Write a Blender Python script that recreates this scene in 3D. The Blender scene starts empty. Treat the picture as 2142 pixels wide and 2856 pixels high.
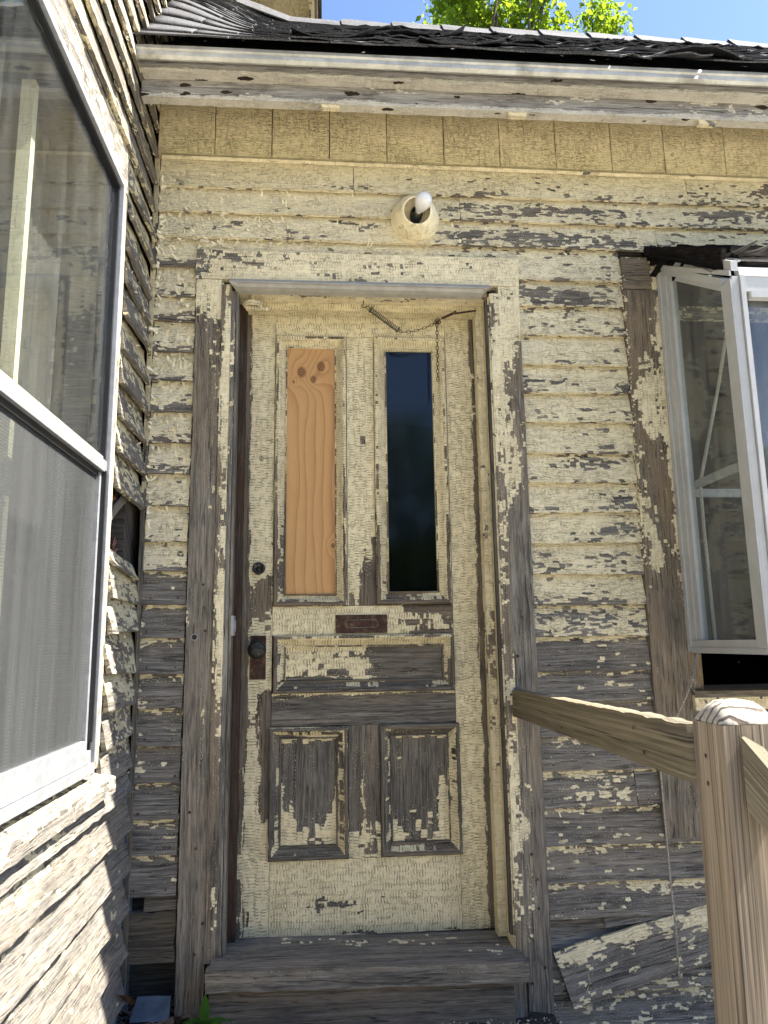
import bpy, bmesh, math, random
from mathutils import Vector, Matrix, noise
random.seed(7)
V = Vector
PI = math.pi
scene = bpy.context.scene
COL = scene.collection

# ------------------------------------------------------------------ camera, light, exposure
cam_d = bpy.data.cameras.new('camera')
cam = bpy.data.objects.new('camera', cam_d)
COL.objects.link(cam)
YAW, PITCH, ROLL = 0.0820798, 0.1757697, -0.0143827
fw = V((math.sin(YAW) * math.cos(PITCH), math.cos(YAW) * math.cos(PITCH), math.sin(PITCH)))
rt = V((math.cos(YAW), -math.sin(YAW), 0))
up = rt.cross(fw)
rt, up = rt * math.cos(ROLL) + up * math.sin(ROLL), up * math.cos(ROLL) - rt * math.sin(ROLL)
cam.matrix_world = Matrix(((rt.x, up.x, -fw.x, 0), (rt.y, up.y, -fw.y, -2.33), (rt.z, up.z, -fw.z, 0.877), (0, 0, 0, 1)))
cam_d.sensor_fit = 'HORIZONTAL'
cam_d.sensor_width = 36
cam_d.lens = 34.51
cam_d.clip_start = 0.02
cam_d.clip_end = 500
cam_d.dof.use_dof = True
cam_d.dof.focus_distance = 2.42
cam_d.dof.aperture_fstop = 14.0
scene.camera = cam

SUN_EL = math.radians(56)
world = bpy.data.worlds.new('World')
scene.world = world
world.use_nodes = True
wn = world.node_tree
sky = wn.nodes.new('ShaderNodeTexSky')
sky.sky_type = 'NISHITA'
sky.sun_disc = False
sky.sun_elevation = SUN_EL
sky.sun_rotation = math.radians(93)
sky.air_density = 0.5
sky.dust_density = 0.3
sky.ozone_density = 3.0
bgn = wn.nodes['Background']
wn.links.new(sky.outputs[0], bgn.inputs[0])
bgn.inputs[1].default_value = 0.05

sun_d = bpy.data.lights.new('sun', 'SUN')
sun_d.energy = 2.05
sun_d.angle = math.radians(0.53)
sun_d.color = (1.0, 0.95, 0.87)
sun = bpy.data.objects.new('sun', sun_d)
COL.objects.link(sun)
sdir = V((-math.cos(SUN_EL), 0.055 * math.sin(SUN_EL), -math.sin(SUN_EL))).normalized()
sun.rotation_euler = sdir.to_track_quat('-Z', 'Y').to_euler()
sun.location = (8, -2, 12)

vs = scene.view_settings
vs.view_transform = 'Standard'
vs.look = 'None'
vs.gamma = 1
vs.use_curve_mapping = False
vs.exposure = 3.45
scene.cycles.max_bounces = 8
scene.cycles.transparent_max_bounces = 16

# ------------------------------------------------------------------ node helpers
def mat_new(name):
    m = bpy.data.materials.new(name)
    m.use_nodes = True
    nt = m.node_tree
    b = nt.nodes['Principled BSDF']
    return m, nt, b

def nd(nt, typ, ins=None, **props):
    n = nt.nodes.new(typ)
    for k, v in props.items():
        setattr(n, k, v)
    for k, v in (ins or {}).items():
        s = n.inputs[k]
        if isinstance(v, bpy.types.NodeSocket):
            nt.links.new(v, s)
        else:
            s.default_value = v
    return n

def mt(nt, op, a, b=None, c=None, clamp=False):
    ins = {0: a}
    if b is not None: ins[1] = b
    if c is not None: ins[2] = c
    n = nd(nt, 'ShaderNodeMath', ins, operation=op)
    n.use_clamp = clamp
    return n.outputs[0]

def vm(nt, op, a, b=None):
    ins = {0: a}
    if b is not None: ins[1] = b
    return nd(nt, 'ShaderNodeVectorMath', ins, operation=op).outputs[0]

def mixc(nt, f, a, b, blend='MIX'):
    n = nd(nt, 'ShaderNodeMix', data_type='RGBA', blend_type=blend)
    for i, v in ((0, f), (6, a), (7, b)):
        if isinstance(v, bpy.types.NodeSocket): nt.links.new(v, n.inputs[i])
        elif i == 0: n.inputs[0].default_value = v
        else: n.inputs[i].default_value = tuple(v) + ((1,) if len(v) == 3 else ())
    return n.outputs[2]

def ramp(nt, f, stops, interp='LINEAR'):
    n = nd(nt, 'ShaderNodeValToRGB', {0: f})
    e = n.color_ramp.elements
    n.color_ramp.interpolation = interp
    while len(e) < len(stops): e.new(0.5)
    for i, (p, c) in enumerate(stops):
        e[i].position = p
        e[i].color = (c, c, c, 1) if isinstance(c, (int, float)) else tuple(c) + (1,)
    return n.outputs[0]

def sstep(nt, x, a, b, lo=0.0, hi=1.0):
    n = nd(nt, 'ShaderNodeMapRange', {0: x, 1: a, 2: b, 3: lo, 4: hi}, interpolation_type='SMOOTHSTEP')
    return n.outputs[0]

def noise_t(nt, vec, scale=1.0, detail=3.0, rough=0.55, dist=0.0, dim='3D'):
    return nd(nt, 'ShaderNodeTexNoise', {'Vector': vec, 'Scale': scale, 'Detail': detail, 'Roughness': rough, 'Distortion': dist}, noise_dimensions=dim)

CREAM = (0.86, 0.758, 0.505)

def wood_nodes(nt, uv, dark, mid, light, warm, tone_shift=0.0, grain=1.0, streak=1.0):
    """weathered timber: colour socket, grain height socket; uv is metres along / across the grain"""
    if grain != 1.0 or streak != 1.0:
        uv = vm(nt, 'MULTIPLY', uv, (grain * streak, grain, 1))
    att = nd(nt, 'ShaderNodeAttribute', attribute_type='GEOMETRY', attribute_name='tone')
    oi = nd(nt, 'ShaderNodeObjectInfo')
    wob = noise_t(nt, vm(nt, 'MULTIPLY', uv, (3.0, 9.0, 1)), 1.0, 2.0)
    uvw = vm(nt, 'ADD', uv, vm(nt, 'MULTIPLY', vm(nt, 'SUBTRACT', wob.outputs['Color'], (0.5, 0.5, 0.5)), (0.0, 0.018, 0)))
    g1 = noise_t(nt, vm(nt, 'MULTIPLY', uvw, (2.2, 95.0, 1)), 1.0, 4.0, 0.6)
    g2 = noise_t(nt, vm(nt, 'MULTIPLY', uvw, (16.0, 300.0, 1)), 1.0, 3.0, 0.7)
    g3 = noise_t(nt, vm(nt, 'MULTIPLY', uv, (2.6, 14.0, 1)), 1.0, 3.0, 0.6)
    g = mt(nt, 'ADD', mt(nt, 'MULTIPLY', g1.outputs[0], 0.38), mt(nt, 'ADD', mt(nt, 'MULTIPLY', g2.outputs[0], 0.36), mt(nt, 'MULTIPLY', g3.outputs[0], 0.26)))
    c = ramp(nt, g, [(0.36, dark), (0.485, mid), (0.62, light)])
    t = mt(nt, 'ADD', att.outputs['Fac'], mt(nt, 'ADD', mt(nt, 'MULTIPLY', mt(nt, 'SUBTRACT', g3.outputs[0], 0.5), 1.6), mt(nt, 'MULTIPLY', mt(nt, 'SUBTRACT', oi.outputs['Random'], 0.5), 0.35)))
    t = mt(nt, 'ADD', t, tone_shift, clamp=True)
    wc = ramp(nt, g, [(0.33, [x * 0.45 for x in warm]), (0.5, warm), (0.68, [min(1, x * 1.55) for x in warm])])
    c = mixc(nt, t, c, wc)
    # long dark splits and mildew blotches
    sp = noise_t(nt, vm(nt, 'MULTIPLY', uvw, (1.3, 42.0, 1)), 1.0, 1.0)
    spl = sstep(nt, mt(nt, 'ABSOLUTE', mt(nt, 'SUBTRACT', sp.outputs[0], 0.63)), 0.0, 0.012, 1.0, 0.0)
    mil = noise_t(nt, vm(nt, 'MULTIPLY', uv, (6.0, 16.0, 1)), 1.0, 4.0, 0.65)
    mil_f = sstep(nt, mil.outputs[0], 0.50, 0.72, 0.0, 0.62)
    c = mixc(nt, mil_f, c, (0.055, 0.05, 0.046))
    chk = noise_t(nt, vm(nt, 'MULTIPLY', uvw, (11.0, 170.0, 1)), 1.0, 2.0, 0.5)
    chk_f = sstep(nt, chk.outputs[0], 0.60, 0.69, 0.0, 0.8)
    spl = mt(nt, 'MAXIMUM', spl, chk_f)
    c = mixc(nt, mt(nt, 'MULTIPLY', spl, 0.8), c, (0.025, 0.022, 0.019))
    hi_ = noise_t(nt, vm(nt, 'MULTIPLY', uvw, (7.0, 210.0, 3)), 1.0, 3.0, 0.6)
    c = mixc(nt, sstep(nt, hi_.outputs[0], 0.56, 0.70, 0.0, 0.45), c, [min(1, x * 1.35) for x in light])
    h = mt(nt, 'SUBTRACT', mt(nt, 'ADD', mt(nt, 'MULTIPLY', g1.outputs[0], 0.6), mt(nt, 'MULTIPLY', g2.outputs[0], 0.5)), mt(nt, 'MULTIPLY', spl, 1.2))
    return c, h

def paint_mat(name, cu=0.014, cv=0.009, amp=1.5, nscale=9.0, aniso=0.55, crack=(0.03, 0.10), crack_amt=0.85, paint=CREAM,
              dark=(0.030, 0.028, 0.024), mid=(0.152, 0.142, 0.125), light=(0.32, 0.30, 0.265), warm=(0.155, 0.117, 0.076),
              rnd=0.85, tone_shift=0.0, tilt=0.8, sun_yellow=0.0, spots=0.0, line_uv=(14, 110, 0.035, 75, 22, 0.035), line_amt=0.5, rough_e=0.9, row_w=1.0, base_ck=0.25, wav=4.0, fine=0.85, tint=0.2, grain=1.0):
    m, nt, b = mat_new(name)
    uv = nd(nt, 'ShaderNodeUVMap', uv_map='grain').outputs[0]
    cov = nd(nt, 'ShaderNodeAttribute', attribute_type='GEOMETRY', attribute_name='cov').outputs['Fac']
    wc, wh = wood_nodes(nt, uv, dark, mid, light, warm, tone_shift, grain)
    # chips: wavering rows of little blocks, each row broken at its own places
    wob = noise_t(nt, uv, 70.0, 2.0)
    wob2 = noise_t(nt, vm(nt, 'MULTIPLY', uv, (10, 14, 1)), 1.0, 2.0)
    uvd = vm(nt, 'ADD', uv, vm(nt, 'MULTIPLY', vm(nt, 'SUBTRACT', wob.outputs['Color'], (0.5, 0.5, 0.5)), (cu * rough_e, cv * rough_e, 0)))
    uvd = vm(nt, 'ADD', uvd, vm(nt, 'MULTIPLY', vm(nt, 'SUBTRACT', wob2.outputs['Color'], (0.5, 0.5, 0.5)), (cu * wav, cv * wav, 0)))
    sxy = nd(nt, 'ShaderNodeSeparateXYZ', {0: uvd})
    vr = mt(nt, 'DIVIDE', sxy.outputs[1], cv)
    row = mt(nt, 'FLOOR', vr)
    fv = mt(nt, 'FRACT', vr)
    rsh = nd(nt, 'ShaderNodeTexWhiteNoise', {'W': row}, noise_dimensions='1D').outputs['Value']
    ur = mt(nt, 'ADD', mt(nt, 'DIVIDE', sxy.outputs[0], cu), mt(nt, 'MULTIPLY', rsh, 9.0))
    colm = mt(nt, 'FLOOR', ur)
    fu = mt(nt, 'FRACT', ur)
    cid = nd(nt, 'ShaderNodeCombineXYZ', {0: colm, 1: row, 2: 0.0}).outputs[0]
    wnz = nd(nt, 'ShaderNodeTexWhiteNoise', {'Vector': cid}, noise_dimensions='3D')
    du = mt(nt, 'MULTIPLY', mt(nt, 'MINIMUM', fu, mt(nt, 'SUBTRACT', 1.0, fu)), cu)
    dv = mt(nt, 'MULTIPLY', mt(nt, 'MINIMUM', fv, mt(nt, 'SUBTRACT', 1.0, fv)), cv)
    edist = mt(nt, 'MINIMUM', du, mt(nt, 'MULTIPLY', dv, row_w))
    fuv = nd(nt, 'ShaderNodeCombineXYZ', {0: mt(nt, 'SUBTRACT', fu, 0.5), 1: mt(nt, 'SUBTRACT', fv, 0.5), 2: 0.0}).outputs[0]
    cellm = vm(nt, 'SUBTRACT', uvd, vm(nt, 'MULTIPLY', fuv, (cu, cv, 0)))
    # mix cell position and true position: edges partly follow chips, partly run free
    pos = vm(nt, 'ADD', vm(nt, 'MULTIPLY', cellm, (0.9, 0.9, 0)), vm(nt, 'MULTIPLY', uv, (0.1, 0.1, 0)))
    nz = noise_t(nt, vm(nt, 'MULTIPLY', pos, (aniso, 1, 1)), nscale, 5.0, 0.72)
    nz2 = noise_t(nt, vm(nt, 'MULTIPLY', cellm, (aniso, 1, 1)), nscale * 4.0, 4.0, 0.75)
    sepm = nd(nt, 'ShaderNodeSeparateColor', {0: wnz.outputs['Color']})
    pv = mt(nt, 'ADD', cov, mt(nt, 'MULTIPLY', mt(nt, 'SUBTRACT', nz.outputs[0], 0.5), amp))
    pv = mt(nt, 'ADD', pv, mt(nt, 'MULTIPLY', mt(nt, 'SUBTRACT', nz2.outputs[0], 0.5), amp * fine))
    pv = mt(nt, 'ADD', pv, mt(nt, 'MULTIPLY', mt(nt, 'SUBTRACT', sepm.outputs[1], 0.5), 0.10))
    mask = sstep(nt, pv, 0.495, 0.52)
    # crumbs of paint left in the grain near the edge of the peel
    fl = noise_t(nt, vm(nt, 'MULTIPLY', uv, (170, 330, 1)), 1.0, 1.0)
    crumbs = mt(nt, 'MULTIPLY', sstep(nt, fl.outputs[0], 0.62, 0.68), sstep(nt, pv, 0.12, 0.47))
    mask = mt(nt, 'MAXIMUM', mask, mt(nt, 'MULTIPLY', crumbs, 0.8))
    big = noise_t(nt, uv, 7.0, 3.0, 0.6)
    ck_amt = sstep(nt, big.outputs[0], 0.30, 0.66, 0.25, 1.0)
    near_peel = sstep(nt, pv, 0.52, 1.0, 1.0, base_ck)
    cvar = noise_t(nt, vm(nt, 'MULTIPLY', uv, (40, 60, 1)), 1.0, 3.0, 0.6)
    ck = mt(nt, 'MULTIPLY', sstep(nt, edist, crack[0], crack[1], 1.0, 0.0), mt(nt, 'MULTIPLY', mt(nt, 'MULTIPLY', near_peel, sstep(nt, cvar.outputs[0], 0.42, 0.60, 0.08, 1.0)), crack_amt))
    def lines(su, sv, width, seed):
        q = vm(nt, 'ADD', vm(nt, 'MULTIPLY', uv, (su, sv, 1)), (seed, seed * 1.7, 0))
        n_ = noise_t(nt, q, 1.0, 2.0, 0.5, 0.4, '2D')
        return sstep(nt, mt(nt, 'ABSOLUTE', mt(nt, 'SUBTRACT', n_.outputs[0], 0.5)), 0.0, width, 1.0, 0.0)
    la = lines(line_uv[0], line_uv[1], line_uv[2], 3.0)
    lb = lines(line_uv[3], line_uv[4], line_uv[5], 11.0)
    ck2 = mt(nt, 'MULTIPLY', mt(nt, 'MAXIMUM', la, mt(nt, 'MULTIPLY', lb, 0.8)), mt(nt, 'MULTIPLY', ck_amt, line_amt))
    sep = sepm
    pc = mixc(nt, sstep(nt, big.outputs[0], 0.3, 0.75), paint, [paint[0] * 0.90, paint[1] * 0.89, paint[2] * 0.86])
    pc = mixc(nt, mt(nt, 'MULTIPLY', sep.outputs[0], tint), pc, [paint[0] * 0.62, paint[1] * 0.6, paint[2] * 0.55])
    grime = noise_t(nt, vm(nt, 'MULTIPLY', uv, (16, 26, 1)), 1.0, 5.0, 0.7)
    pc = mixc(nt, sstep(nt, grime.outputs[0], 0.58, 0.84, 0.0, 0.4), pc, (0.40, 0.33, 0.19))
    crk_c = mixc(nt, 0.65, wc, (0.035, 0.026, 0.015))
    pc = mixc(nt, mt(nt, 'MAXIMUM', ck, ck2), pc, crk_c)
    # the lifted rim of a flake shows a pale broken edge
    c = mixc(nt, mask, wc, pc)
    if spots:
        spw = noise_t(nt, uv, 55, 3)
        uvw_ = vm(nt, 'ADD', uv, vm(nt, 'MULTIPLY', vm(nt, 'SUBTRACT', spw.outputs['Color'], (0.5, 0.5, 0.5)), (0.035, 0.014, 0)))
        vs_ = nd(nt, 'ShaderNodeTexVoronoi', {'Vector': vm(nt, 'MULTIPLY', uvw_, (8, 24, 1)), 'Scale': 1.0}, voronoi_dimensions='2D', feature='F1')
        s2 = nd(nt, 'ShaderNodeSeparateColor', {0: vs_.outputs['Color']})
        rad = mt(nt, 'MULTIPLY', mt(nt, 'MAXIMUM', mt(nt, 'SUBTRACT', s2.outputs[0], 0.5), 0.0), spots)
        hole = mt(nt, 'LESS_THAN', vs_.outputs['Distance'], rad)
        c = mixc(nt, hole, c, (0.03, 0.018, 0.012))
    nt.links.new(c, b.inputs['Base Color'])
    b.inputs['Specular IOR Level'].default_value = 0.25
    nt.links.new(mt(nt, 'SUBTRACT', 0.9, mt(nt, 'MULTIPLY', mask, 0.22)), b.inputs['Roughness'])
    d = fuv
    tl = nd(nt, 'ShaderNodeVectorMath', {0: d, 1: vm(nt, 'SUBTRACT', wnz.outputs['Color'], (0.5, 0.5, 0.5))}, operation='DOT_PRODUCT').outputs['Value']
    edge = sstep(nt, edist, 0.0, cv * 0.22, 1.0, 0.0)
    fail = mt(nt, 'MULTIPLY', near_peel, sstep(nt, cvar.outputs[0], 0.40, 0.62, 0.1, 1.0))
    ph = mt(nt, 'ADD', 1.0, mt(nt, 'ADD', mt(nt, 'MULTIPLY', mt(nt, 'MULTIPLY', tl, tilt), fail), mt(nt, 'SUBTRACT', mt(nt, 'MULTIPLY', mt(nt, 'MULTIPLY', edge, fail), 0.5), mt(nt, 'MULTIPLY', mt(nt, 'MAXIMUM', ck, ck2), 1.4))))
    h = mt(nt, 'ADD', mt(nt, 'MULTIPLY', mask, ph), mt(nt, 'MULTIPLY', mt(nt, 'MULTIPLY', wh, 0.55), mt(nt, 'SUBTRACT', 1.15, mask)))
    bp = nd(nt, 'ShaderNodeBump', {'Strength': 0.95, 'Distance': 0.0026, 'Height': h})
    nt.links.new(bp.outputs[0], b.inputs['Normal'])
    return m

def wood_mat(name, dark, mid, light, warm, tone=0.0, bump=0.0012, rough=0.85, grain=1.0, streak=1.0):
    m, nt, b = mat_new(name)
    uv = nd(nt, 'ShaderNodeUVMap', uv_map='grain').outputs[0]
    c, h = wood_nodes(nt, uv, dark, mid, light, warm, tone, grain, streak)
    nt.links.new(c, b.inputs['Base Color'])
    b.inputs['Roughness'].default_value = rough
    b.inputs['Specular IOR Level'].default_value = 0.2
    bp = nd(nt, 'ShaderNodeBump', {'Strength': 0.8, 'Distance': bump, 'Height': h})
    nt.links.new(bp.outputs[0], b.inputs['Normal'])
    return m

def plain_mat(name, col, rough=0.6, metal=0.0, var=0.2, scale=30.0, bump=0.0, spec=0.4, dirt=None, dirt_amt=0.0):
    m, nt, b = mat_new(name)
    tc = nd(nt, 'ShaderNodeTexCoord').outputs['Object']
    n1 = noise_t(nt, tc, scale, 4.0, 0.65)
    lo = [max(0, x * (1 - var)) for x in col]
    hi = [min(1, x * (1 + var)) for x in col]
    c = mixc(nt, sstep(nt, n1.outputs[0], 0.3, 0.7), lo, hi)
    if dirt:
        n2 = noise_t(nt, tc, scale * 0.6, 6.0, 0.7)
        c = mixc(nt, sstep(nt, n2.outputs[0], 0.5, 0.68, 0.0, dirt_amt), c, dirt)
    nt.links.new(c, b.inputs['Base Color'])
    b.inputs['Roughness'].default_value = rough
    b.inputs['Metallic'].default_value = metal
    b.inputs['Specular IOR Level'].default_value = spec
    if bump:
        bp = nd(nt, 'ShaderNodeBump', {'Strength': 0.7, 'Distance': bump, 'Height': n1.outputs[0]})
        nt.links.new(bp.outputs[0], b.inputs['Normal'])
    return m

def glass_mat(name, tint=(0.9, 0.93, 0.92), dust=0.05, ior=1.5, dust_col=(0.35, 0.36, 0.36), boost=1.0, rough=0.02):
    m, nt, b = mat_new(name)
    nt.nodes.remove(b)
    out = nt.nodes['Material Output']
    tc = nd(nt, 'ShaderNodeTexCoord').outputs['Object']
    tr = nd(nt, 'ShaderNodeBsdfTransparent', {'Color': tint + (1,)})
    wv = noise_t(nt, tc, 2.5, 1.0)
    bp = nd(nt, 'ShaderNodeBump', {'Strength': 0.25, 'Distance': 0.004, 'Height': wv.outputs[0]})
    gl = nd(nt, 'ShaderNodeBsdfGlossy', {'Color': (1, 1, 1, 1), 'Roughness': rough, 'Normal': bp.outputs[0]})
    ge = nd(nt, 'ShaderNodeNewGeometry')
    ca = nd(nt, 'ShaderNodeVectorMath', {0: ge.outputs['Incoming'], 1: ge.outputs['Normal']}, operation='DOT_PRODUCT').outputs['Value']
    sch = mt(nt, 'POWER', mt(nt, 'SUBTRACT', 1.0, mt(nt, 'ABSOLUTE', ca)), 5.0)
    f2 = mt(nt, 'MULTIPLY', mt(nt, 'ADD', 0.045, mt(nt, 'MULTIPLY', sch, 0.955)), boost, clamp=True)
    mx = nd(nt, 'ShaderNodeMixShader', {0: f2, 1: tr.outputs[0], 2: gl.outputs[0]})
    df = nd(nt, 'ShaderNodeBsdfDiffuse', {'Color': dust_col + (1,)})
    ds = noise_t(nt, vm(nt, 'MULTIPLY', tc, (14, 14, 2.2)), 1.0, 5.0, 0.7)
    dv = nd(nt, 'ShaderNodeTexVoronoi', {'Vector': tc, 'Scale': 90.0}, feature='F1')
    speck = mt(nt, 'LESS_THAN', dv.outputs['Distance'], 0.07)
    df_f = mt(nt, 'ADD', sstep(nt, ds.outputs[0], 0.3, 0.8, dust * 0.3, dust * 2.0), mt(nt, 'MULTIPLY', speck, 0.12), clamp=True)
    mx2 = nd(nt, 'ShaderNodeMixShader', {0: df_f, 1: mx.outputs[0], 2: df.outputs[0]})
    nt.links.new(mx2.outputs[0], out.inputs[0])
    return m

# ------------------------------------------------------------------ materials
M_CLAP = paint_mat('peeling_clapboard_paint', 0.019, 0.0085, 1.7, 14.0, 0.42, (0.0004, 0.0013), 0.8, tilt=1.1, rough_e=1.3,
                   line_uv=(14, 90, 0.02, 60, 20, 0.02), line_amt=0.55)
M_TRIM = paint_mat('peeling_trim_paint', 0.0088, 0.0105, 1.9, 9.0, 0.42, (0.0004, 0.0013), 0.75, rough_e=0.9, tilt=0.8,
                   line_uv=(90, 18, 0.025, 14, 70, 0.018), line_amt=0.4, wav=1.6, fine=0.55, dark=(0.038, 0.035, 0.03), mid=(0.155, 0.141, 0.118), light=(0.33, 0.303, 0.255), warm=(0.185, 0.14, 0.09))
M_DOOR = paint_mat('crazed_door_paint', 0.0088, 0.0190, 1.45, 12.0, 0.14, (0.0005, 0.0016), 0.85, paint=(0.80, 0.695, 0.44),
                   dark=(0.022, 0.020, 0.017), mid=(0.098, 0.090, 0.076), light=(0.225, 0.205, 0.172), tilt=0.5, tone_shift=0.06,
                   line_uv=(150, 16, 0.03, 8, 60, 0.02), line_amt=0.35, rough_e=0.50, row_w=3.5, base_ck=0.75, wav=1.4, fine=0.85, tint=0.08)
M_FRIEZE = paint_mat('crackled_shaded_frieze_paint', 0.0100, 0.030, 0.7, 7.0, 1.0, (0.0004, 0.0014), 0.9, paint=(0.77, 0.665, 0.405), tilt=0.5, rough_e=0.9,
                     line_uv=(110, 20, 0.025, 10, 55, 0.015), line_amt=0.65, base_ck=0.6)  # cream darkened a little: part of the eave's shade is in this colour
M_SUNNY = paint_mat('sunbaked_clapboard_paint', 0.019, 0.0090, 1.7, 12.0, 0.42, (0.0004, 0.0013), 0.8, paint=(0.80, 0.71, 0.46), rough_e=1.3,
                    dark=(0.055, 0.05, 0.043), mid=(0.17, 0.155, 0.132), light=(0.32, 0.295, 0.255), grain=1.7, line_amt=0.5, tilt=1.1)
M_FASCIA = paint_mat('weathered_fascia_paint', 0.014, 0.006, 1.2, 7.0, 0.35, (0.0004, 0.0012), 0.6, paint=(0.64, 0.60, 0.51), dark=(0.09, 0.085, 0.078),
                     mid=(0.235, 0.22, 0.198), light=(0.42, 0.40, 0.365), warm=(0.30, 0.24, 0.18), tone_shift=-0.25, spots=0.42)
M_GREY = wood_mat('bare_grey_timber', (0.032, 0.029, 0.025), (0.115, 0.103, 0.087), (0.25, 0.228, 0.19), (0.22, 0.165, 0.11), 0.1)
M_ROT = wood_mat('rotten_dark_timber', (0.02, 0.018, 0.016), (0.06, 0.052, 0.045), (0.15, 0.13, 0.11), (0.09, 0.075, 0.04), 0.1, 0.003)
M_BROWN = wood_mat('bare_brown_timber', (0.014, 0.011, 0.008), (0.05, 0.038, 0.028), (0.14, 0.115, 0.085), (0.06, 0.036, 0.023), 0.0)
M_TAR = wood_mat('tarred_hood_timber', (0.004, 0.004, 0.004), (0.010, 0.009, 0.009), (0.022, 0.020, 0.018), (0.014, 0.011, 0.008), -0.1, 0.003)
M_TAR.node_tree.nodes['Principled BSDF'].inputs['Specular IOR Level'].default_value = 0.0
M_TREATED = wood_mat('treated_pine', (0.085, 0.066, 0.047), (0.24, 0.195, 0.142), (0.42, 0.355, 0.27), (0.29, 0.225, 0.15), 0.1, grain=0.9, streak=0.22)
M_RAIL = wood_mat('weathered_rail_pine', (0.055, 0.044, 0.03), (0.16, 0.132, 0.095), (0.32, 0.27, 0.20), (0.15, 0.128, 0.075), 0.1, grain=0.9, streak=0.3)
M_ALU = plain_mat('dull_aluminium', (0.34, 0.35, 0.355), 0.45, 0.35, 0.12, 40, 0.0002, dirt=(0.25, 0.24, 0.22), dirt_amt=0.35)
M_ALU_W = plain_mat('chalky_white_metal', (0.36, 0.345, 0.30), 0.5, 0.0, 0.12, 25, dirt=(0.30, 0.28, 0.24), dirt_amt=0.4)
M_DRIP = plain_mat('stained_drip_metal', (0.50, 0.49, 0.43), 0.5, 0.25, 0.2, 14, dirt=(0.14, 0.12, 0.10), dirt_amt=0.5)
M_VINYL = plain_mat('white_window_vinyl', (0.46, 0.465, 0.45), 0.38, 0.0, 0.06, 18, dirt=(0.40, 0.37, 0.30), dirt_amt=0.35)
M_BLACK = plain_mat('black_gasket', (0.012, 0.012, 0.013), 0.5)
M_DARKROOM = plain_mat('unlit_interior_plaster', (0.035, 0.03, 0.026), 0.95)  # near-black walls: the darkness of the rooms is put into the colour
M_GLASS = glass_mat('window_glass', dust=0.15)
M_GLASS_L = glass_mat('dusty_storm_glass', dust=0.026, dust_col=(0.42, 0.43, 0.42), boost=0.7)
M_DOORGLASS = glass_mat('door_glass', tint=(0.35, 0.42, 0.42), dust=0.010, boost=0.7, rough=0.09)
M_RUST = plain_mat('rusty_iron', (0.055, 0.025, 0.017), 0.7, 0.3, 0.5, 60, 0.0006, dirt=(0.50, 0.36, 0.16), dirt_amt=0.25)
M_BRONZE = plain_mat('dark_bronze', (0.035, 0.034, 0.030), 0.42, 0.6, 0.4, 90, 0.0008)
M_STEEL = plain_mat('tarnished_steel', (0.14, 0.125, 0.09), 0.5, 0.7, 0.4, 120)
M_LEAFDRY = plain_mat('dry_leaf', (0.16, 0.105, 0.065), 0.9, 0, 0.5, 12)
M_SLATE = plain_mat('blue_grey_slate', (0.075, 0.105, 0.14), 0.7, 0, 0.3, 18, 0.001)
M_RAG = plain_mat('reddish_fibre', (0.17, 0.085, 0.065), 0.95, 0, 0.5, 70, 0.004)
M_CORD = plain_mat('frayed_grey_cord', (0.33, 0.30, 0.25), 0.95, 0, 0.4, 200)
M_ROPE = plain_mat('twisted_white_rope', (0.62, 0.57, 0.47), 0.9, 0, 0.25, 200)
M_BULB = plain_mat('white_glass_bulb', (0.80, 0.80, 0.78), 0.12, 0, 0.02, 10, spec=0.6)
M_BRASS = plain_mat('dull_brass', (0.40, 0.33, 0.20), 0.4, 0.7)
M_BARK = plain_mat('oak_bark', (0.09, 0.065, 0.045), 0.95, 0, 0.4, 8, 0.01)

def flake_material():
    m, nt, b = mat_new('curling_paint_flake')
    g = nd(nt, 'ShaderNodeNewGeometry')
    tc = nd(nt, 'ShaderNodeTexCoord').outputs['Object']
    n1 = noise_t(nt, tc, 60, 3, 0.6)
    c = mixc(nt, sstep(nt, n1.outputs[0], 0.3, 0.75), CREAM, [x * 0.8 for x in CREAM])
    c = mixc(nt, g.outputs['Backfacing'], c, (0.50, 0.46, 0.37))
    nt.links.new(c, b.inputs['Base Color'])
    b.inputs['Roughness'].default_value = 0.75
    b.inputs['Specular IOR Level'].default_value = 0.2
    return m
M_FLAKE = flake_material()

def shingle_material():
    m, nt, b = mat_new('worn_asphalt_shingle')
    tc = nd(nt, 'ShaderNodeTexCoord').outputs['Object']
    n1 = noise_t(nt, tc, 260, 2, 0.7)
    n2 = noise_t(nt, tc, 7, 4, 0.6)
    oi = nd(nt, 'ShaderNodeObjectInfo').outputs['Random']
    c = ramp(nt, n1.outputs[0], [(0.33, (0.014, 0.014, 0.015)), (0.52, (0.07, 0.07, 0.075)), (0.68, (0.27, 0.27, 0.28))])
    c = mixc(nt, sstep(nt, n2.outputs[0], 0.42, 0.70, 0.0, 0.6), c, (0.018, 0.016, 0.015))
    c = mixc(nt, mt(nt, 'MULTIPLY', oi, 0.35), c, (0.02, 0.018, 0.017))
    nt.links.new(c, b.inputs['Base Color'])
    b.inputs['Roughness'].default_value = 0.85
    bp = nd(nt, 'ShaderNodeBump', {'Strength': 0.8, 'Distance': 0.002, 'Height': n1.outputs[0]})
    nt.links.new(bp.outputs[0], b.inputs['Normal'])
    return m
M_SHINGLE = shingle_material()

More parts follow.
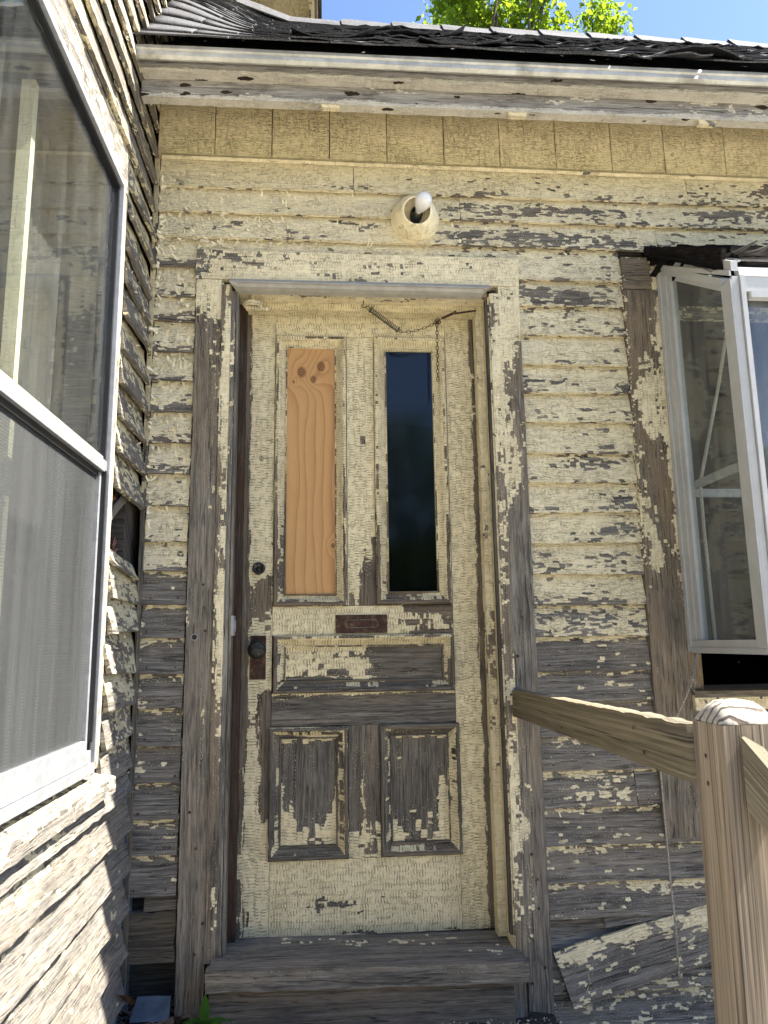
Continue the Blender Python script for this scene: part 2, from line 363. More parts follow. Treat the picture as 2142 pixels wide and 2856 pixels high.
def ply_material():
    m, nt, b = mat_new('new_pine_plywood')
    uv = nd(nt, 'ShaderNodeUVMap', uv_map='grain').outputs[0]     # u up the board, v across, metres
    w = noise_t(nt, vm(nt, 'MULTIPLY', uv, (1.1, 6.0, 1)), 1.0, 2.0, 0.4)
    w2 = noise_t(nt, vm(nt, 'MULTIPLY', uv, (4.0, 22.0, 1)), 1.0, 2.0, 0.5)
    sx = nd(nt, 'ShaderNodeSeparateXYZ', {0: uv})
    ph = mt(nt, 'ADD', mt(nt, 'MULTIPLY', sx.outputs[1], 26.0), mt(nt, 'MULTIPLY', w.outputs[0], 7.0))
    ph = mt(nt, 'ADD', ph, mt(nt, 'MULTIPLY', w2.outputs[0], 0.5))
    kn = None
    ring_col = None
    for ku, kv, rr in ((0.757, 0.048, 0.013), (0.778, 0.112, 0.013), (0.732, 0.087, 0.009), (0.722, 0.022, 0.004), (0.16, 0.150, 0.006)):
        d = nd(nt, 'ShaderNodeVectorMath', {0: vm(nt, 'MULTIPLY', vm(nt, 'SUBTRACT', uv, (ku, kv, 0)), (0.72 / rr, 1.0 / rr, 0))}, operation='LENGTH').outputs['Value']
        bulge = mt(nt, 'MULTIPLY', mt(nt, 'EXPONENT', mt(nt, 'MULTIPLY', mt(nt, 'MULTIPLY', d, d), -0.12)), 1.8)
        ph = mt(nt, 'ADD', ph, bulge)
        k = sstep(nt, d, 0.85, 1.25, 1.0, 0.0)
        kc = mt(nt, 'MULTIPLY', k, mt(nt, 'ADD', 0.72, mt(nt, 'MULTIPLY', mt(nt, 'SINE', mt(nt, 'MULTIPLY', d, 13.0)), 0.2)))
        kn = kc if kn is None else mt(nt, 'MAXIMUM', kn, kc)
    tri = mt(nt, 'FRACT', ph)
    line = mt(nt, 'POWER', tri, 3.0)
    c = mixc(nt, line, (0.50, 0.285, 0.115), (0.36, 0.172, 0.058))
    fine = noise_t(nt, vm(nt, 'MULTIPLY', uv, (16, 700, 1)), 1.0, 2.0)
    c = mixc(nt, sstep(nt, fine.outputs[0], 0.4, 0.7, 0.0, 0.22), c, (0.70, 0.46, 0.22))
    blot = noise_t(nt, vm(nt, 'MULTIPLY', uv, (5, 9, 1)), 1.0, 4.0)
    c = mixc(nt, sstep(nt, blot.outputs[0], 0.5, 0.8, 0.0, 0.4), c, (0.40, 0.19, 0.06))
    c = mixc(nt, kn, c, (0.105, 0.038, 0.012))
    nt.links.new(c, b.inputs['Base Color'])
    b.inputs['Roughness'].default_value = 0.6
    b.inputs['Specular IOR Level'].default_value = 0.3
    return m
M_PLY = ply_material()

def screen_material():
    m, nt, b = mat_new('insect_screen')
    nt.nodes.remove(b)
    out = nt.nodes['Material Output']
    tc = nd(nt, 'ShaderNodeTexCoord').outputs['Object']
    sx = nd(nt, 'ShaderNodeSeparateXYZ', {0: tc})
    wz = mt(nt, 'SINE', mt(nt, 'MULTIPLY', sx.outputs[2], 2 * PI / 0.0065))
    wy = mt(nt, 'SINE', mt(nt, 'MULTIPLY', sx.outputs[1], 2 * PI / 0.0065))
    dirt = noise_t(nt, vm(nt, 'MULTIPLY', tc, (9, 17, 1.1)), 1.0, 6.0, 0.7)
    f = mt(nt, 'ADD', sstep(nt, dirt.outputs[0], 0.30, 0.70, 0.46, 0.80), mt(nt, 'ADD', mt(nt, 'MULTIPLY', wz, 0.07), mt(nt, 'MULTIPLY', wy, 0.04)), clamp=True)
    df = nd(nt, 'ShaderNodeBsdfDiffuse', {'Color': (0.075, 0.077, 0.076, 1)})
    tr = nd(nt, 'ShaderNodeBsdfTransparent', {'Color': (1, 1, 1, 1)})
    mx = nd(nt, 'ShaderNodeMixShader', {0: f, 1: tr.outputs[0], 2: df.outputs[0]})
    nt.links.new(mx.outputs[0], out.inputs[0])
    return m
M_SCREEN = screen_material()

def leaf_material(name, col, trans):
    m, nt, b = mat_new(name)
    nt.nodes.remove(b)
    out = nt.nodes['Material Output']
    tc = nd(nt, 'ShaderNodeTexCoord').outputs['Object']
    n1 = noise_t(nt, tc, 1.6, 4, 0.7)
    f = sstep(nt, n1.outputs[0], 0.35, 0.65)
    c1 = mixc(nt, f, [x * 0.7 for x in col], [min(1, x * 1.3) for x in col])
    c2 = mixc(nt, f, [x * 0.75 for x in trans], [min(1, x * 1.25) for x in trans])
    d = nd(nt, 'ShaderNodeBsdfDiffuse', {'Color': c1})
    t = nd(nt, 'ShaderNodeBsdfTranslucent', {'Color': c2})
    mx = nd(nt, 'ShaderNodeMixShader', {0: 0.5, 1: d.outputs[0], 2: t.outputs[0]})
    nt.links.new(mx.outputs[0], out.inputs[0])
    return m
M_OAKLEAF = leaf_material('spring_oak_leaf', (0.115, 0.17, 0.022), (0.34, 0.46, 0.03))
M_WOODLEAF = leaf_material('dense_wood_leaf', (0.05, 0.085, 0.02), (0.07, 0.13, 0.02))
M_WEED = leaf_material('weed_leaf', (0.08, 0.20, 0.035), (0.16, 0.34, 0.04))

def ground_material():
    m, nt, b = mat_new('soil_grass_and_bounce')
    tc = nd(nt, 'ShaderNodeTexCoord').outputs['Object']
    n1 = noise_t(nt, tc, 45, 6, 0.7)
    n2 = noise_t(nt, tc, 0.9, 5, 0.65)
    soil = ramp(nt, n1.outputs[0], [(0.35, (0.010, 0.009, 0.007)), (0.58, (0.030, 0.025, 0.02)), (0.74, (0.13, 0.11, 0.09))])
    grass = ramp(nt, n1.outputs[0], [(0.3, (0.03, 0.05, 0.014)), (0.7, (0.09, 0.13, 0.04))])
    sx = nd(nt, 'ShaderNodeSeparateXYZ', {0: tc})
    far = sstep(nt, mt(nt, 'ADD', sx.outputs[1], mt(nt, 'MULTIPLY', n2.outputs[0], 3.0)), -9.0, -5.0, 1.0, 0.0)
    bounce_ground = mixc(nt, sstep(nt, n2.outputs[0], 0.45, 0.6), (0.56, 0.51, 0.43), (0.48, 0.44, 0.37))  # pale ground out of view, added to bounce light onto the shaded wall
    near = sstep(nt, sx.outputs[1], -2.3, -1.3)  # dark soil carried this far out to cut light bounced up under the eave
    c = mixc(nt, near, bounce_ground, soil)
    c = mixc(nt, far, c, grass)
    nt.links.new(c, b.inputs['Base Color'])
    b.inputs['Roughness'].default_value = 0.95
    bp = nd(nt, 'ShaderNodeBump', {'Strength': 1.0, 'Distance': 0.01, 'Height': n1.outputs[0]})
    nt.links.new(bp.outputs[0], b.inputs['Normal'])
    return m
M_GROUND = ground_material()

# ------------------------------------------------------------------ object helpers
ORG = {}
def thing(name, label, cat, loc, group=None):
    o = bpy.data.objects.new(name, None)
    o.empty_display_size = 0.1
    COL.objects.link(o)
    o.location = loc
    o['label'] = label
    o['category'] = cat
    if group: o['group'] = group
    ORG[o] = V(loc)
    return o

def part_empty(name, parent, label=None):
    o = bpy.data.objects.new(name, None)
    o.empty_display_size = 0.05
    COL.objects.link(o)
    o.parent = parent
    ORG[o] = ORG[parent]
    if label: o['label'] = label
    return o

class MB:
    """collects world-space geometry with grain uv, paint coverage and tone, then links it as one object"""
    def __init__(s):
        s.v, s.f, s.uv, s.cov, s.tone, s.smooth = [], [], [], [], [], []
    def vert(s, p, cov=0.5, tone=0.0):
        s.v.append(tuple(p)); s.cov.append(cov); s.tone.append(tone)
        return len(s.v) - 1
    def face(s, idx, uvs=None, smooth=False):
        s.f.append(tuple(idx))
        s.uv.append(uvs if uvs else [(s.v[i][0], s.v[i][2]) for i in idx])
        s.smooth.append(smooth)
    def build(s, name, mat, parent=None, label=None, kind=None, origin=None):
        me = bpy.data.meshes.new(name)
        org = ORG[parent] if parent is not None else (V(origin) if origin is not None else V((0, 0, 0)))
        me.from_pydata([(x - org.x, y - org.y, z - org.z) for x, y, z in s.v], [], s.f)
        l = me.uv_layers.new(name='grain')
        flat = [c for fu in s.uv for uvp in fu for c in uvp]
        l.data.foreach_set('uv', flat)
        a = me.attributes.new('cov', 'FLOAT', 'POINT'); a.data.foreach_set('value', s.cov)
        a = me.attributes.new('tone', 'FLOAT', 'POINT'); a.data.foreach_set('value', s.tone)
        me.polygons.foreach_set('use_smooth', s.smooth)
        me.materials.append(mat)
        me.update()
        o = bpy.data.objects.new(name, me)
        COL.objects.link(o)
        if parent is not None:
            o.parent = parent
        else:
            o.location = org
        ORG[o] = org
        if label: o['label'] = label
        if kind: o['kind'] = kind
        return o

    # --- shapes
    def plank(s, p00, p10, p01, p11, nrm, depth, nu=1, nv=1, grain='u', cov=None, tone=None, jit=0.0, warp=0.0, back=True):
        """a board: front face bilinear between four corners (bottom-left, bottom-right, top-left, top-right), body behind it"""
        p00, p10, p01, p11, nrm = V(p00), V(p10), V(p01), V(p11), V(nrm).normalized()
        L = ((p10 - p00).length + (p11 - p01).length) / 2
        W = ((p01 - p00).length + (p11 - p10).length) / 2
        au, av = (p10 - p00).normalized(), (p01 - p00).normalized()
        ou, ov = random.uniform(0, 40), random.uniform(0, 40)
        sd = random.uniform(0, 500)
        ids, uvs = {}, {}
        for j in range(nv + 1):
            for i in range(nu + 1):
                a, b = i / nu, j / nv
                p = p00.lerp(p10, a).lerp(p01.lerp(p11, a), b)
                c = cov(p, a, b) if callable(cov) else (cov if cov is not None else 0.5)
                t = tone(p, a, b) if callable(tone) else (tone or 0.0)
                q = p.copy()
                if jit:
                    if i in (0, nu): q += au * jit * noise.noise((sd, b * W * 60, 1.3))
                    if j in (0, nv): q += av * jit * (noise.noise((a * L * 25, sd, j * 7.7)) + 0.6 * noise.noise((a * L * 90, sd, j * 3.1)))
                if warp:
                    q += nrm * warp * (noise.noise((a * L * 3.0, b * 1.2 + sd, 4.0)) + 0.4 * noise.noise((a * L * 14.0, b * 2 + sd, 9.0)))
                ids[i, j] = s.vert(q, c, t)
                uvs[i, j] = (a * L + ou, b * W + ov) if grain == 'u' else (b * W + ou, a * L + ov)
        for j in range(nv):
            for i in range(nu):
                k = ((i, j), (i + 1, j), (i + 1, j + 1), (i, j + 1))
                s.face([ids[x] for x in k], [uvs[x] for x in k])
        per = [(i, 0) for i in range(nu)] + [(nu, j) for j in range(nv)] + [(i, nv) for i in range(nu, 0, -1)] + [(0, j) for j in range(nv, 0, -1)]
        bk = []
        for k in per:
            p = V(s.v[ids[k]]) - nrm * depth
            bk.append(s.vert(p, s.cov[ids[k]] - 0.08, s.tone[ids[k]]))
        n = len(per)
        for q in range(n):
            r = (q + 1) % n
            k0, k1 = per[q], per[r]
            ua, ub = uvs[k0], uvs[k1]
            horiz = abs(k1[0] - k0[0]) > 0
            d = depth if horiz == (grain == 'u') else depth
            off = (0, -d) if (horiz == (grain == 'u')) else (-d, 0)
            s.face([ids[k1], ids[k0], bk[q], bk[r]], [ub, ua, (ua[0] + off[0], ua[1] + off[1]), (ub[0] + off[0], ub[1] + off[1])])
        if back:
            s.face(bk[::-1], [(uvs[k][0] + 3, uvs[k][1] + 3) for k in per][::-1])
        return s
    def box(s, lo, hi, grain='x', cov=0.5, tone=0.0):
        lo, hi = V(lo), V(hi)
        ou, ov = random.uniform(0, 40), random.uniform(0, 40)
        c = [s.vert((x, y, z), cov, tone) for z in (lo.z, hi.z) for y in (lo.y, hi.y) for x in (lo.x, hi.x)]
        ga = 'xyz'.index(grain)
        for q in ((0, 1, 5, 4), (1, 3, 7, 5), (3, 2, 6, 7), (2, 0, 4, 6), (4, 5, 7, 6), (2, 3, 1, 0)):
            uu = []
            for k in q:
                p = V(s.v[c[k]])
                rest = [p[a] for a in range(3) if a != ga]
                uu.append((p[ga] + ou, rest[0] + rest[1] * 1.01 + ov))
            s.face([c[k] for k in q], uu)
        return s
    def tube(s, pts, r, n=8, cap=True, tone=0.0):
        pts = [V(p) for p in pts]
        rs = r if isinstance(r, (list, tuple)) else [r] * len(pts)
        rings, acc = [], 0.0
        ref = V((0.31, 0.77, 0.55))
        for i, p in enumerate(pts):
            d = (pts[min(i + 1, len(pts) - 1)] - pts[max(i - 1, 0)])
            if d.length < 1e-9: d = V((0, 0, 1))
            d.normalize()
            a = d.cross(ref)
            if a.length < 0.05: a = d.cross(V((1, 0, 0)))
            a.normalize()
            b = d.cross(a)
            rings.append([s.vert(p + (a * math.cos(2 * PI * k / n) + b * math.sin(2 * PI * k / n)) * rs[i], 0.5, tone) for k in range(n)])
        for i in range(len(pts) - 1):
            acc2 = acc + (pts[i + 1] - pts[i]).length
            for k in range(n):
                k2 = (k + 1) % n
                w = 2 * PI * max(rs[i], rs[i + 1]) / n
                s.face([rings[i][k], rings[i][k2], rings[i + 1][k2], rings[i + 1][k]],
                       [(acc, k * w), (acc, (k + 1) * w), (acc2, (k + 1) * w), (acc2, k * w)], True)
            acc = acc2
        if cap:
            s.face(rings[0][::-1], [(0, 0)] * n); s.face(rings[-1], [(0, 0)] * n)
        return s
    def lathe(s, c, axis, prof, n=24):
        """prof: (radius, distance along axis)"""
        c, axis = V(c), V(axis).normalized()
        a = axis.cross(V((0.1, 0.2, 0.97)) if abs(axis.z) < 0.9 else V((1, 0, 0))).normalized()
        b = axis.cross(a)
        rings = []
        for r, h in prof:
            if r < 1e-6:
                rings.append([s.vert(c + axis * h)] * n)
            else:
                rings.append([s.vert(c + axis * h + (a * math.cos(2 * PI * k / n) + b * math.sin(2 * PI * k / n)) * r) for k in range(n)])
        for i in range(len(rings) - 1):
            for k in range(n):
                k2 = (k + 1) % n
                q = [rings[i][k], rings[i][k2], rings[i + 1][k2], rings[i + 1][k]]
                uvq = [(k / n * 0.3, prof[i][1]), ((k + 1) / n * 0.3, prof[i][1]), ((k + 1) / n * 0.3, prof[i + 1][1]), (k / n * 0.3, prof[i + 1][1])]
                qq, uu = [], []
                for x, y in zip(q, uvq):
                    if x not in qq: qq.append(x); uu.append(y)
                if len(qq) > 2: s.face(qq, uu, True)
        return s
    def torus(s, c, ax1, ax2, r1, r2, rt_, n=12, m=6):
        """oval ring: half axes r1 along ax1, r2 along ax2"""
        c, ax1, ax2 = V(c), V(ax1).normalized(), V(ax2).normalized()
        nz = ax1.cross(ax2).normalized()
        rings = []
        for i in range(n):
            t = 2 * PI * i / n
            ctr = c + ax1 * r1 * math.cos(t) + ax2 * r2 * math.sin(t)
            out = (ax1 * math.cos(t) / r1 + ax2 * math.sin(t) / r2).normalized()
            rings.append([s.vert(ctr + (out * math.cos(2 * PI * k / m) + nz * math.sin(2 * PI * k / m)) * rt_) for k in range(m)])
        for i in range(n):
            for k in range(m):
                i2, k2 = (i + 1) % n, (k + 1) % m
                q = [rings[i][k], rings[i2][k], rings[i2][k2], rings[i][k2]]
                s.face(q, None, True)
        return s

def sm(a, b, x):
    t = max(0.0, min(1.0, (x - a) / (b - a)))
    return t * t * (3 - 2 * t)
def blob(x, z, cx, cz, rx, rz):
    return math.exp(-((x - cx) / rx) ** 2 - ((z - cz) / rz) ** 2)

# ------------------------------------------------------------------ ground
def ground_z(x, y):
    return -0.175 - 0.45 * sm(-0.75, -1.9, y) - 0.16 * sm(0.655, 0.70, x) * sm(-1.9, -0.75, y) + 0.0
g = MB()
xs = [-90, -40, -15, -6, -3, -1.5, -0.9] + [-0.7 + 0.08 * i for i in range(28)] + [2.2, 4, 8, 20, 50, 90]
ys = [-90, -40, -15, -6, -3, -2, -1.7, -1.4, -1.1, -0.9, -0.75] + [-0.6 + 0.06 * i for i in range(16)] + [1, 3, 8, 25, 90]
gi = [[g.vert((x, y, ground_z(x, y) + (0.012 * noise.noise((x * 9, y * 9, 0)) if -0.8 < y < 0.5 else 0))) for x in xs] for y in ys]
for j in range(len(ys) - 1):
    for i in range(len(xs) - 1):
        g.face((gi[j][i], gi[j][i + 1], gi[j + 1][i + 1], gi[j + 1][i]))
g.build('ground', M_GROUND, kind='structure')

# ------------------------------------------------------------------ the entrance wing
wing = thing('entrance_wing', 'single storey clapboard entrance wing with peeling cream paint and a panelled door', 'house', (0.2, 0.0, -0.17))
wall = MB()
# sheathing behind the boards, with holes left for door and window
for lo, hi in (((-0.57, 0.012, 0.16), (-0.325, 0.11, 2.2)), ((0.575, 0.012, -0.17), (1.17, 0.11, 2.2)), ((-0.57, 0.012, 2.2), (4.0, 0.11, 2.9)),
               ((1.17, 0.012, -0.17), (4.0, 0.11, 0.69)), ((2.35, 0.012, 0.69), (4.0, 0.11, 2.2)), ((-0.57, 0.085, -0.3), (-0.325, 0.13, 0.16))):  # last box: backing added to keep the hollow under the wall dark
    wall.box(lo, hi)
wall = wall.build('wall', M_ROT, wing)

def cov_front(x, z, v):
    lap = math.exp(-((1 - v) / 0.20) ** 2)                 # paint survives just under the lap above
    low = math.exp(-(v / 0.22) ** 2)
    n1 = noise.noise((x * 3.1, z * 4.7, 2.2)) * 0.16
    if z > 2.2:
        c = 0.99 - 0.21 * sm(0.25, 0.6, x) - 0.05 * sm(2.42, 2.3, z)
        c -= 0.55 * blob(x, z, 0.80, 2.37, 0.22, 0.022) + 0.55 * blob(x, z, 0.78, 2.265, 0.14, 0.022) + 0.4 * blob(x, z, 0.50, 2.37, 0.07, 0.02)
        c -= 0.5 * blob(x, z, 0.50, 2.265, 0.10, 0.02) + 0.45 * blob(x, z, 1.40, 2.37, 0.14, 0.02) + 0.35 * blob(x, z, 0.1, 2.43, 0.12, 0.012)
        c -= 0.45 * blob(x, z, 0.10, 2.29, 0.10, 0.02) + 0.35 * blob(x, z, -0.35, 2.265, 0.15, 0.02) + 0.5 * blob(x, z, 1.05, 2.24, 0.10, 0.02)
        c -= 0.12 * low
    elif x < 0:
        if z > 1.25:
            c = 0.84 - 0.42 * low - 0.10 * (1 - v)
        elif z > 1.1:
            c = 0.80 - 0.4 * low
        else:
            c = 0.16 + 0.42 * lap - 0.1 * low
            c += 0.35 * blob(x, z, -0.545, 0.8, 0.025, 0.25)
    else:
        if z > 1.0:
            c = 0.80 - 0.14 * low
            c -= 0.42 * blob(x, z, 0.85, 2.04, 0.2, 0.03) + 0.55 * blob(x, z, 0.88, 1.455, 0.12, 0.035)
            c -= 0.35 * blob(x, z, 0.95, 1.23, 0.12, 0.02) + 0.32 * blob(x, z, 0.85, 1.13, 0.2, 0.03)
            c -= 0.30 * blob(x, z, 0.95, 1.32, 0.10, 0.03) + 0.28 * blob(x, z, 1.0, 1.72, 0.06, 0.03)
        elif z > 0.88:
            c = 0.62 + 0.15 * lap - 0.15 * low
        elif z > 0.62:
            c = 0.16 + 0.12 * lap + 0.25 * blob(x, z, 1.0, 0.8, 0.08, 0.05)
        else:
            c = 0.19 + 0.42 * lap - 0.05 * low + 0.1 * low * sm(0.3, 0.5, z)
            c += 0.42 * blob(x, z, 0.85, 0.405, 0.12, 0.025) + 0.35 * blob(x, z, 0.98, 0.29, 0.10, 0.018) + 0.3 * blob(x, z, 1.0, 0.13, 0.1, 0.03)
    return c + n1

def tone_front(x, z):
    t = 0.42 * sm(1.0, 2.0, z) + 0.30 * blob(x, z, 1.0, 0.33, 0.25, 0.08) + 0.1
    return t

def clap(parent, x0, x1, z0, z1, top_off=0.016, jit=0.0022, warp=0.003, yb=-0.0285, yt=-0.005, dz=0.0, covf=None, mat=None):
    h = z1 + top_off - z0
    m = MB()
    nu = max(4, int((x1 - x0) / 0.03))
    fn = covf or (lambda p, a, b: cov_front(p.x, p.z, min(1.0, b * h / (z1 - z0))))
    m.plank((x0, yb, z0), (x1, yb, z0 + dz), (x0, yt, z0 + h), (x1, yt, z0 + h + dz), (0, -1, 0.16), 0.0105, nu, 6, 'u',
            fn, lambda p, a, b: tone_front(p.x, p.z), jit, warp)
    return m.build('clapboard', mat or M_CLAP, parent)

ZR = [2.1, 2.006, 1.899, 1.794, 1.692, 1.592, 1.487, 1.386, 1.286, 1.185, 1.087, 0.988, 0.889, 0.782, 0.686, 0.585, 0.483, 0.376, 0.268, 0.164, 0.065]
ZL = [2.116, 2.01, 1.922, 1.817, 1.719, 1.613, 1.511, 1.413, 1.309, 1.195, 1.106, 1.003, 0.902, 0.795, 0.694, 0.588, 0.483, 0.38, 0.285, 0.173]
prev = 2.215
for z in ZR:
    x1 = 1.03 if z > 0.62 else 2.6
    if z in (0.376, 2.1):
        if z == 2.1: clap(wall, 0.664, 1.03, z, prev)
        else:
            clap(wall, 0.664, 0.955, z, prev); clap(wall, 0.957, x1, z, prev, dz=-0.003)
    else:
        clap(wall, 0.664, x1, z, prev, dz=random.uniform(-0.004, 0.004), warp=0.003 if z > 0.6 else 0.005)
    prev = z
prev = 2.215
for z in ZL:
    clap(wall, -0.555, -0.424, z, prev, jit=0.003, warp=0.004, dz=random.uniform(-0.003, 0.002))
    prev = z
clap(wall, -0.424, 0.664, 2.15, 2.215)
# courses above the door, running the whole width
for z0, z1 in ((2.221, 2.315), (2.315, 2.408), (2.408, 2.53)):
    if z0 < 2.3:
        clap(wall, -0.555, 1.17, z0, z1); clap(wall, 1.172, 3.6, z0, z1)
    elif z0 < 2.35:
        clap(wall, -0.555, 0.47, z0, z1); clap(wall, 0.472, 3.6, z0, z1)
    else:
        clap(wall, -0.555, 0.10, z0, z1); clap(wall, 0.102, 1.30, z0, z1, dz=-0.002); clap(wall, 1.302, 3.6, z0, z1, dz=-0.002)
# lowest courses at the right: a gap, a split board hanging askew, then two more
dark_cov = lambda p, a, b: -0.2
clap(wall, 0.664, 2.6, -0.045, 0.06, yb=-0.006, yt=0.004, covf=dark_cov)
low = lambda p, a, b: 0.30 + 0.5 * math.exp(-((1 - b) / 0.3) ** 2) * sm(0.75, 0.95, p.x) + 0.2 * blob(p.x, p.z, 1.0, -0.1, 0.15, 0.02)
clap(wall, 0.664, 2.6, -0.135, -0.03, covf=low)
clap(wall, 0.664, 2.6, -0.25, -0.135, covf=low)
clap(wall, 0.664, 2.6, -0.36, -0.25, covf=low)
m = MB()
m.plank((0.833, -0.022, 0.035), (1.5, -0.022, 0.10), (0.825, -0.016, 0.075), (1.5, -0.016, 0.18), (0, -1, 0), 0.010, 20, 3, 'u', 0.1, 0.2, 0.004, 0.004)
m.build('clapboard', M_CLAP, wall, label='broken upper strip of a split clapboard')
m = MB()
def tilt_cov(p, a, b):
    return 0.22 + 0.62 * blob(a, b, 0.28, 0.93, 0.20, 0.20) + 0.5 * blob(a, b, 0.55, 0.85, 0.12, 0.22) + 0.5 * blob(a, b, 0.05, 0.8, 0.05, 0.16) + 0.45 * blob(a, b, 0.06, 0.3, 0.03, 0.15) + 0.42 * blob(a, b, 0.40, 0.35, 0.10, 0.16)
m.plank((0.715, -0.046, -0.168), (1.62, -0.040, 0.058), (0.668, -0.030, -0.022), (1.60, -0.026, 0.195), (0, -1, 0.05), 0.012, 34, 6, 'u', tilt_cov, 0.1, 0.003, 0.004)
m.build('clapboard', M_CLAP, wall, label='loose grey clapboard hanging askew from its right end')
# left of the door the foot of the wall has rotted away
m = MB(); m.plank((-0.515, -0.012, 0.13), (-0.424, -0.012, 0.132), (-0.515, -0.006, 0.165), (-0.424, -0.006, 0.168), (0, -1, 0), 0.02, 4, 2, 'u', -0.3, 0, 0.002)
m.build('sheathing_board', M_GREY, wall)
m = MB(); m.plank((-0.553, -0.028, 0.0), (-0.424, -0.030, 0.002), (-0.556, -0.014, 0.125), (-0.424, -0.018, 0.132), (0, -1, 0), 0.02, 8, 6, 'u', -0.3, 0, 0.006, 0.006)
m.build('rotten_board', M_ROT, wall)
m = MB(); m.plank((-0.563, -0.034, -0.08), (-0.548, -0.040, -0.085), (-0.575, -0.016, 2.54), (-0.556, -0.024, 2.54), (0.3, -1, 0), 0.025, 2, 60, 'v', lambda p, a, b: 0.05 + 0.65 * sm(1.0, 1.7, p.z), 0.1, 0.002)
m.build('corner_strip', M_TRIM, wall)

# frieze boards standing on the top course
FX = [-0.568, -0.376, -0.181, 0.018, 0.219, 0.421, 0.622, 0.826, 1.031, 1.23, 1.46, 1.66, 1.86, 2.06, 2.26, 2.5, 2.7, 2.9]
for a, b in zip(FX[:-1], FX[1:]):
    m = MB()
    cv = lambda p, u, v: 0.97 - 0.30 * math.exp(-(v / 0.06) ** 2) * (0.5 + noise.noise((p.x * 6, 3, 1))) - 0.45 * blob(p.x, p.z, 0.13, 2.60, 0.012, 0.012) - 0.4 * blob(p.x, p.z, 0.83, 2.63, 0.012, 0.01)
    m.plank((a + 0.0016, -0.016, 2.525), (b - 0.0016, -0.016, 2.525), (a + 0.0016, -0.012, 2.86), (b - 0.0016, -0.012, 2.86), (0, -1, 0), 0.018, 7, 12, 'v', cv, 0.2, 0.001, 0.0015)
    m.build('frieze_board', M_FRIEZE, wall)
m = MB()
m.plank((-0.55, -0.030, 2.518), (3.6, -0.030, 2.512), (-0.55, -0.017, 2.536), (3.6, -0.017, 2.530), (0, -1, 0.6), 0.012, 90, 2, 'u', 0.92, 0.2, 0.001, 0.001)
m.build('frieze_moulding', M_TRIM, wall)

def nail_disc(mb, p, n, r):
    p, n = V(p), V(n).normalized()
    a = n.cross(V((0, 0, 1))).normalized(); b = n.cross(a)
    ids = [mb.vert(p + (a * math.cos(k * PI / 3) + b * math.sin(k * PI / 3)) * r) for k in range(6)]
    c = mb.vert(p + n * r * 0.35)
    for k in range(6): mb.face((ids[k], ids[(k + 1) % 6], c))
nm = MB()
for z in ZR[12:]:
    for x in (0.70, 0.99, 1.33):
        if random.random() < 0.8: nail_disc(nm, (x + random.uniform(-.012, .012), -0.0255, z + 0.018), (0, -1, 0), random.uniform(0.0025, 0.004))
for z in ZL[6:]:
    for x in (-0.535, -0.445):
        if random.random() < 0.85: nail_disc(nm, (x + random.uniform(-.008, .008), -0.0265, z + 0.018), (0, -1, 0), random.uniform(0.0025, 0.0042))
for x, z in ((-0.44, 1.16), (-0.37, 1.06), (-0.365, 0.99), (-0.36, 0.92), (-0.39, 0.40), (-0.37, 0.30), (-0.345, 0.1), (-0.365, 0.02), (0.62, 0.95), (0.60, 0.83), (0.64, 0.63), (0.615, 0.25), (0.63, 0.1), (0.60, 0.02), (0.64, -0.06), (0.60, -0.1), (0.63, 0.18)):
    nail_disc(nm, (x, -0.0345, z), (0, -1, 0), random.uniform(0.003, 0.005))
nm.build('nail_heads', M_RUST, wall, kind='stuff')

def flakes(mb, pts, org_n, along, size=(0.008, 0.026), lift=1.0):
    """curled chips of paint standing off a board"""
    n = V(org_n).normalized()
    al = V(along).normalized()
    ac = n.cross(al).normalized()
    for p in pts:
        p = V(p)
        t = random.gauss(0, 0.7) + (0 if random.random() < 0.6 else PI / 2)
        d = al * math.cos(t) + ac * math.sin(t)
        e = n.cross(d)
        L, W = random.uniform(*size) * 1.15, random.uniform(*size) * 0.42
        tip = random.uniform(0.1, 0.9); skew = random.uniform(-0.5, 0.5)
        th0, th1 = random.uniform(0.0, 0.2) * lift, random.choice((random.uniform(0.2, 0.8), random.uniform(0.8, 2.6))) * lift
        sgn = random.choice((-1, 1))
        row, q, ns = [], p.copy(), 4
        for k in range(ns + 1):
            w = W * (1 - (1 - tip) * k / ns) * random.uniform(0.7, 1.3)
            tw = (skew * k / ns + random.uniform(-0.18, 0.18)) * W
            row.append((mb.vert(q + e * (w / 2 + tw)), mb.vert(q - e * (w / 2 - tw))))
            th = th0 + (th1 - th0) * k / ns
            q = q + (d * math.cos(th) * sgn + n * math.sin(th)) * (L / ns)
        for k in range(ns):
            (a, b), (c, dd) = row[k], row[k + 1]
            q4 = (a, b, dd, c) if sgn > 0 else (b, a, c, dd)
            mb.face(q4)

fk = MB()
pts = []
for _ in range(1100):                                       # narrow strip left of the door
    z = random.uniform(0.55, 2.2)
    x = random.uniform(-0.55, -0.428)
    zb = max([q for q in ZL if q <= z] or [0.1]); v = (z - zb) / 0.1
    keep = (0.75 if v > 0.33 else 0.12) * (1 if z > 1.35 else 0.35 if z > 1.1 else (0.16 if v > 0.8 else 0.01))
    if random.random() < keep: pts.append((x, -0.024 + 0.017 * v - 0.002, z))
flakes(fk, pts, (0, -1, 0.1), (1, 0, 0), (0.008, 0.03))
pts = []
for _ in range(900):                                        # courses above the door, worst at the left
    x = -0.54 + 1.5 * random.random() ** 1.7
    z = random.uniform(2.19, 2.42)
    if random.random() < 0.75 - 0.5 * sm(-0.2, 0.4, x) - 0.3 * sm(2.36, 2.42, z):
        zb = 2.221 if z < 2.315 else (2.315 if z < 2.408 else 2.408)
        v = max(0, (z - zb) / 0.095)
        pts.append((x, -0.024 + 0.017 * v - 0.0015, z))
